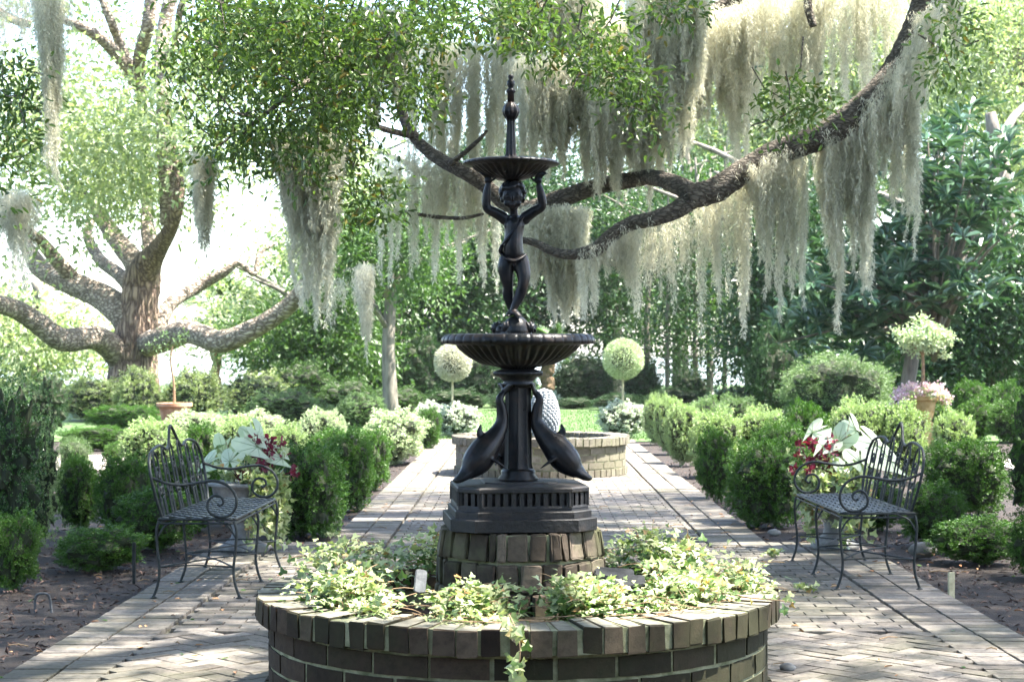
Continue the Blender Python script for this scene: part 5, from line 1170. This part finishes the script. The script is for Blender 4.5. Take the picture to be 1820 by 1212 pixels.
def unseen_high_crown(mb):
    n = 12500; C_ = np.column_stack([rng.uniform(-8, 12, n), rng.uniform(-9, 17.3, n), rng.uniform(8., 12, n)])  # unseen crown, extended behind the viewer to cut fill light
    gx = C_[:, 0]-C_[:, 2]*Sv[0]/Sv[2]; gy = C_[:, 1]-C_[:, 2]*Sv[1]/Sv[2]
    lim_ = np.where(gy > 10.5, 3.3-.0*(gy), 4.6)   # where the sun comes in from the right
    C_ = C_[(gx < lim_) & (gy < 16.4)]
    C_ = clumps_with_gaps(C_, -1.8, 5); C_ = prune(C_); leafcloud(mb, C_, 42, .5, .12, .055, 'diamond', flat=.6)
part('crown', unseen_high_crown, M['oakleaf'], smooth=False)

# ------------------------------------------------------------------ Spanish moss
def moss_strands(mb, x0, x1, ytop, tips, Y, dens=1., dY=.12, curl=1.):
    """tips: list of (px of tip, py of tip, half width px at top) tassels hanging from the line px x0..x1 at py ytop (a number or a function of px)"""
    tot = []
    for (tx, ty, hw) in tips:
        top = ytop(tx) if callable(ytop) else ytop
        Lm = (ty-top)*Y/FPX; wd = hw*Y/FPX; ns = max(10, int(26*dens*wd/.1+5))
        zt = Z(top, Y); xt = X(tx, Y)
        for s in range(ns):
            u = rng.normal()*.55; u = max(-1.3, min(1.3, u)); L = Lm*(rng.uniform(.5, 1) if s > 2 else 1.)*(1-.3*abs(u)); y0 = rng.normal()*dY
            m = int(84*L/ .3*dens)+6; t = rng.random(m)**.9
            wob = rng.uniform(0, 6.28); x = xt+u*wd*(1-t*.82)+.012*np.sin(t*7*L+wob)+rng.normal(size=m)*.0125*curl*(1.15-t)+.01*np.sin(t*23*L+wob*3); z = zt+rng.uniform(0, .06)-t*L; y = y0*(1-.5*t)+rng.normal(size=m)*.012*curl
            tot.append(np.column_stack([x, Y+y, z]))
    c = np.concatenate(tot); n = len(c); d = unit(np.array([0, 0, -1.])+rng.normal(size=(n, 3))*np.array([.55, .55, .3]))
    dk = rng.random(n) < .0
    stamp(mb, 'diamond', c, d, rdir(n), rng.uniform(.02, .055, n), rng.uniform(.003, .0055, n)); return n
def moss(px0, px1, ytop, Y, tips, label, dens=1., dY=.12):
    mb = MB(); moss_strands(mb, px0, px1, ytop, tips, Y, dens, dY); top = ytop if not callable(ytop) else ytop((px0+px1)/2)
    o3 = np.array(P((px0+px1)/2, top, Y)); mb.v = [v-o3 for v in mb.v]; o = mb.build('spanish_moss', M['moss'], None, tuple(o3))
    return tag(o, label, 'spanish moss', 'beards of Spanish moss hanging from the oak limbs')
def auto(px0, px1, py_lo, py_hi, hw=18, step=16):
    return [(px+rng.normal()*4, rng.uniform(py_lo, py_hi), hw*rng.uniform(.7, 1.3)) for px in np.arange(px0, px1+1, step)]
lr = lambda px: np.interp(px, [1040, 1100, 1165, 1222, 1270, 1320, 1375, 1475, 1530, 1580, 1650], [440, 412, 388, 352, 338, 306, 275, 235, 195, 142, 0])+4
moss(1320, 1420, lr, 12.6, [(1350, 440, 20), (1375, 410, 18), (1366, 550, 12), (1386, 614, 8), (1398, 470, 16), (1410, 535, 9), (1426, 568, 7), (1334, 370, 14), (1352, 500, 9)], 'pointed moss beard with three long tails under the middle of the long limb', 1.2)
moss(1448, 1555, lr, 12.5, [(1466, 430, 16), (1482, 510, 15), (1493, 614, 8), (1510, 420, 24), (1518, 505, 14), (1532, 525, 12), (1546, 548, 13), (1538, 440, 18), (1474, 470, 12)], 'widest bright moss beard under the long limb, right of the pointed one', 1.4)
moss(1530, 1640, lambda px: lr(px)+6, 12.4, [(1545, 300, 26), (1570, 330, 28), (1592, 390, 22), (1612, 440, 14), (1626, 480, 7), (1600, 290, 20), (1640, 220, 18), (1660, 170, 16), (1585, 260, 22), (1618, 370, 10)], 'moss beard tapering to one long tail beside the upper part of the long limb', 1.2)
moss(1240, 1335, lr, 12.8, auto(1245, 1335, 480, 620, 16, 12)+[(1322, 632, 8), (1276, 560, 20)], 'thin grey moss veil below the fork of the long limb', .55)
moss(1150, 1240, lambda px: lr(px), 12.8, auto(1120, 1230, 500, 600, 16, 13), 'ragged moss under the lower fork, above the green ball topiary', .55)
moss(1030, 1130, lambda px: lr(px)+4, 12.8, auto(1040, 1130, 480, 600, 17, 12), 'moss under the elbow of the lower limb, right of the child', .9)
moss(940, 1030, lambda px: 376, 13.4, auto(935, 1040, 500, 600, 22, 11)+[(985, 585, 26), (1004, 596, 22)], 'broad pale moss beard right behind the legs of the child', 1.4)
moss(930, 1060, 110, 13.2, auto(925, 1065, 250, 345, 24, 10), 'pale moss curtain just right of the finial spike', 1.2)
moss(1050, 1170, 170, 13.1, auto(1050, 1170, 280, 400, 24, 10), 'pale moss curtain above the joint of the broken limb', 1.25)
moss(1140, 1250, -20, 12.9, auto(1130, 1250, 180, 310, 26, 11)+[(1190, 330, 28), (1215, 300, 26)], 'long heavy moss curtain falling from the top edge, right of centre', 1.3)
moss(1250, 1330, 20, 13.2, auto(1250, 1335, 90, 190, 18, 13), 'shorter moss hanging from the top limb above the fork', 1.)
moss(1330, 1460, -20, 13.2, auto(1330, 1460, 110, 270, 20, 14), 'thin moss falling from the top edge above the middle of the long limb', .8)
moss(1460, 1590, -30, 13.2, auto(1460, 1600, 70, 200, 18, 20), 'thin moss falling from the top edge left of the long limb', .8)
moss(1630, 1720, -30, 12.8, auto(1630, 1710, 60, 200, 22, 14), 'moss right of the long limb near the top edge', .9)
moss(780, 900, 80, 14.4, auto(770, 900, 280, 470, 18, 12), 'grey moss curtain just left of the finial spike', .9)
moss(830, 905, 300, 14.4, auto(760, 880, 420, 560, 16, 13), 'moss hanging from the limb left of the child', .8)
moss(890, 1060, -30, 14.2, auto(880, 1060, 140, 330, 24, 12), 'upper moss curtain above and around the finial spike', 1.)
moss(1050, 1180, 40, 14.1, auto(1050, 1180, 220, 380, 24, 12), 'second pale moss layer behind the curtain right of the spike', 1.1)
moss(1170, 1340, 20, 14.3, auto(1170, 1335, 220, 340, 24, 12), 'deep moss layer above the fork of the long limb', 1.)
moss(1330, 1560, -30, 14., auto(1330, 1550, 120, 300, 16, 22), 'broad thin moss veil at the top edge inside the bend of the long limb', .6)
moss(560, 640, 60, 12.4, auto(560, 640, 180, 330, 16, 14), 'thin moss among the oak leaves left of the white tipped beard', .9)
moss(640, 720, 30, 11.6, [(650, 190, 26), (668, 235, 26), (655, 262, 12), (690, 160, 26), (700, 200, 22), (640, 120, 24)]+auto(640, 715, 120, 200, 22, 12), 'white tipped moss beard among the leaves left of the fountain top', 1.5)
moss(715, 785, 60, 14.3, auto(715, 785, 200, 400, 14, 13), 'narrow moss strands right of the white tipped beard', .8)
moss(500, 600, 250, 11.2, [(522, 520, 22), (545, 560, 26), (565, 590, 18), (588, 540, 18), (535, 430, 30), (570, 450, 30), (510, 400, 16), (598, 440, 14), (580, 600, 9)]+auto(505, 600, 380, 520, 22, 12), 'long thick moss beard over the low pale oak limb', 1.3)
moss(340, 380, 285, 11.2, [(360, 420, 15), (355, 460, 12), (366, 478, 8), (362, 400, 17)], 'narrow moss beard hanging alone over the big oak trunk', 1.6)
moss(630, 665, 480, 12.5, [(648, 600, 12), (651, 655, 8), (642, 560, 10), (655, 620, 8)], 'slim white moss tassel above the slim grey trunk', 1.5)
moss(690, 730, 280, 14.3, auto(680, 770, 400, 560, 12, 16), 'sparse moss strands over the slim grey trunk', .7)
moss(75, 100, -20, 10.6, [(82, 130, 16), (90, 250, 14), (95, 350, 12), (86, 200, 14), (92, 340, 10)], 'long dark moss rope near the left top corner', 1.6)
moss(10, 60, 350, 11.5, [(40, 440, 16), (22, 480, 16), (50, 420, 14), (32, 540, 10), (8, 440, 16)], 'moss beard at the left edge in front of the oak limb', 1.2)
moss(0, 40, -20, 11.5, auto(-20, 60, 40, 160, 18, 20), 'thin moss in the top left corner', .5)
moss(560, 640, 500, 13., auto(545, 640, 540, 600, 10, 22), 'faint moss wisps right of the long thick beard', .5)

# ------------------------------------------------------------------ haze
bm = bmesh.new(); bmesh.ops.create_cube(bm, size=1)
me = bpy.data.meshes.new('haze'); bm.to_mesh(me); bm.free(); hz = bpy.data.objects.new('haze', me); C.objects.link(hz)
hz.scale = (810, 970, 27); hz.location = (0, 420, 12.5); tag(hz, kind='stuff')
m = bpy.data.materials.new('haze'); m.use_nodes = True; nt = m.node_tree; nt.nodes.remove(nt.nodes['Principled BSDF'])
pv = nt.nodes.new('ShaderNodeVolumePrincipled'); pv.inputs['Color'].default_value = (.95, .97, 1, 1); pv.inputs['Density'].default_value = HAZE; pv.inputs['Anisotropy'].default_value = .2
nt.links.new(pv.outputs[0], nt.nodes['Material Output'].inputs['Volume']); me.materials.append(m)
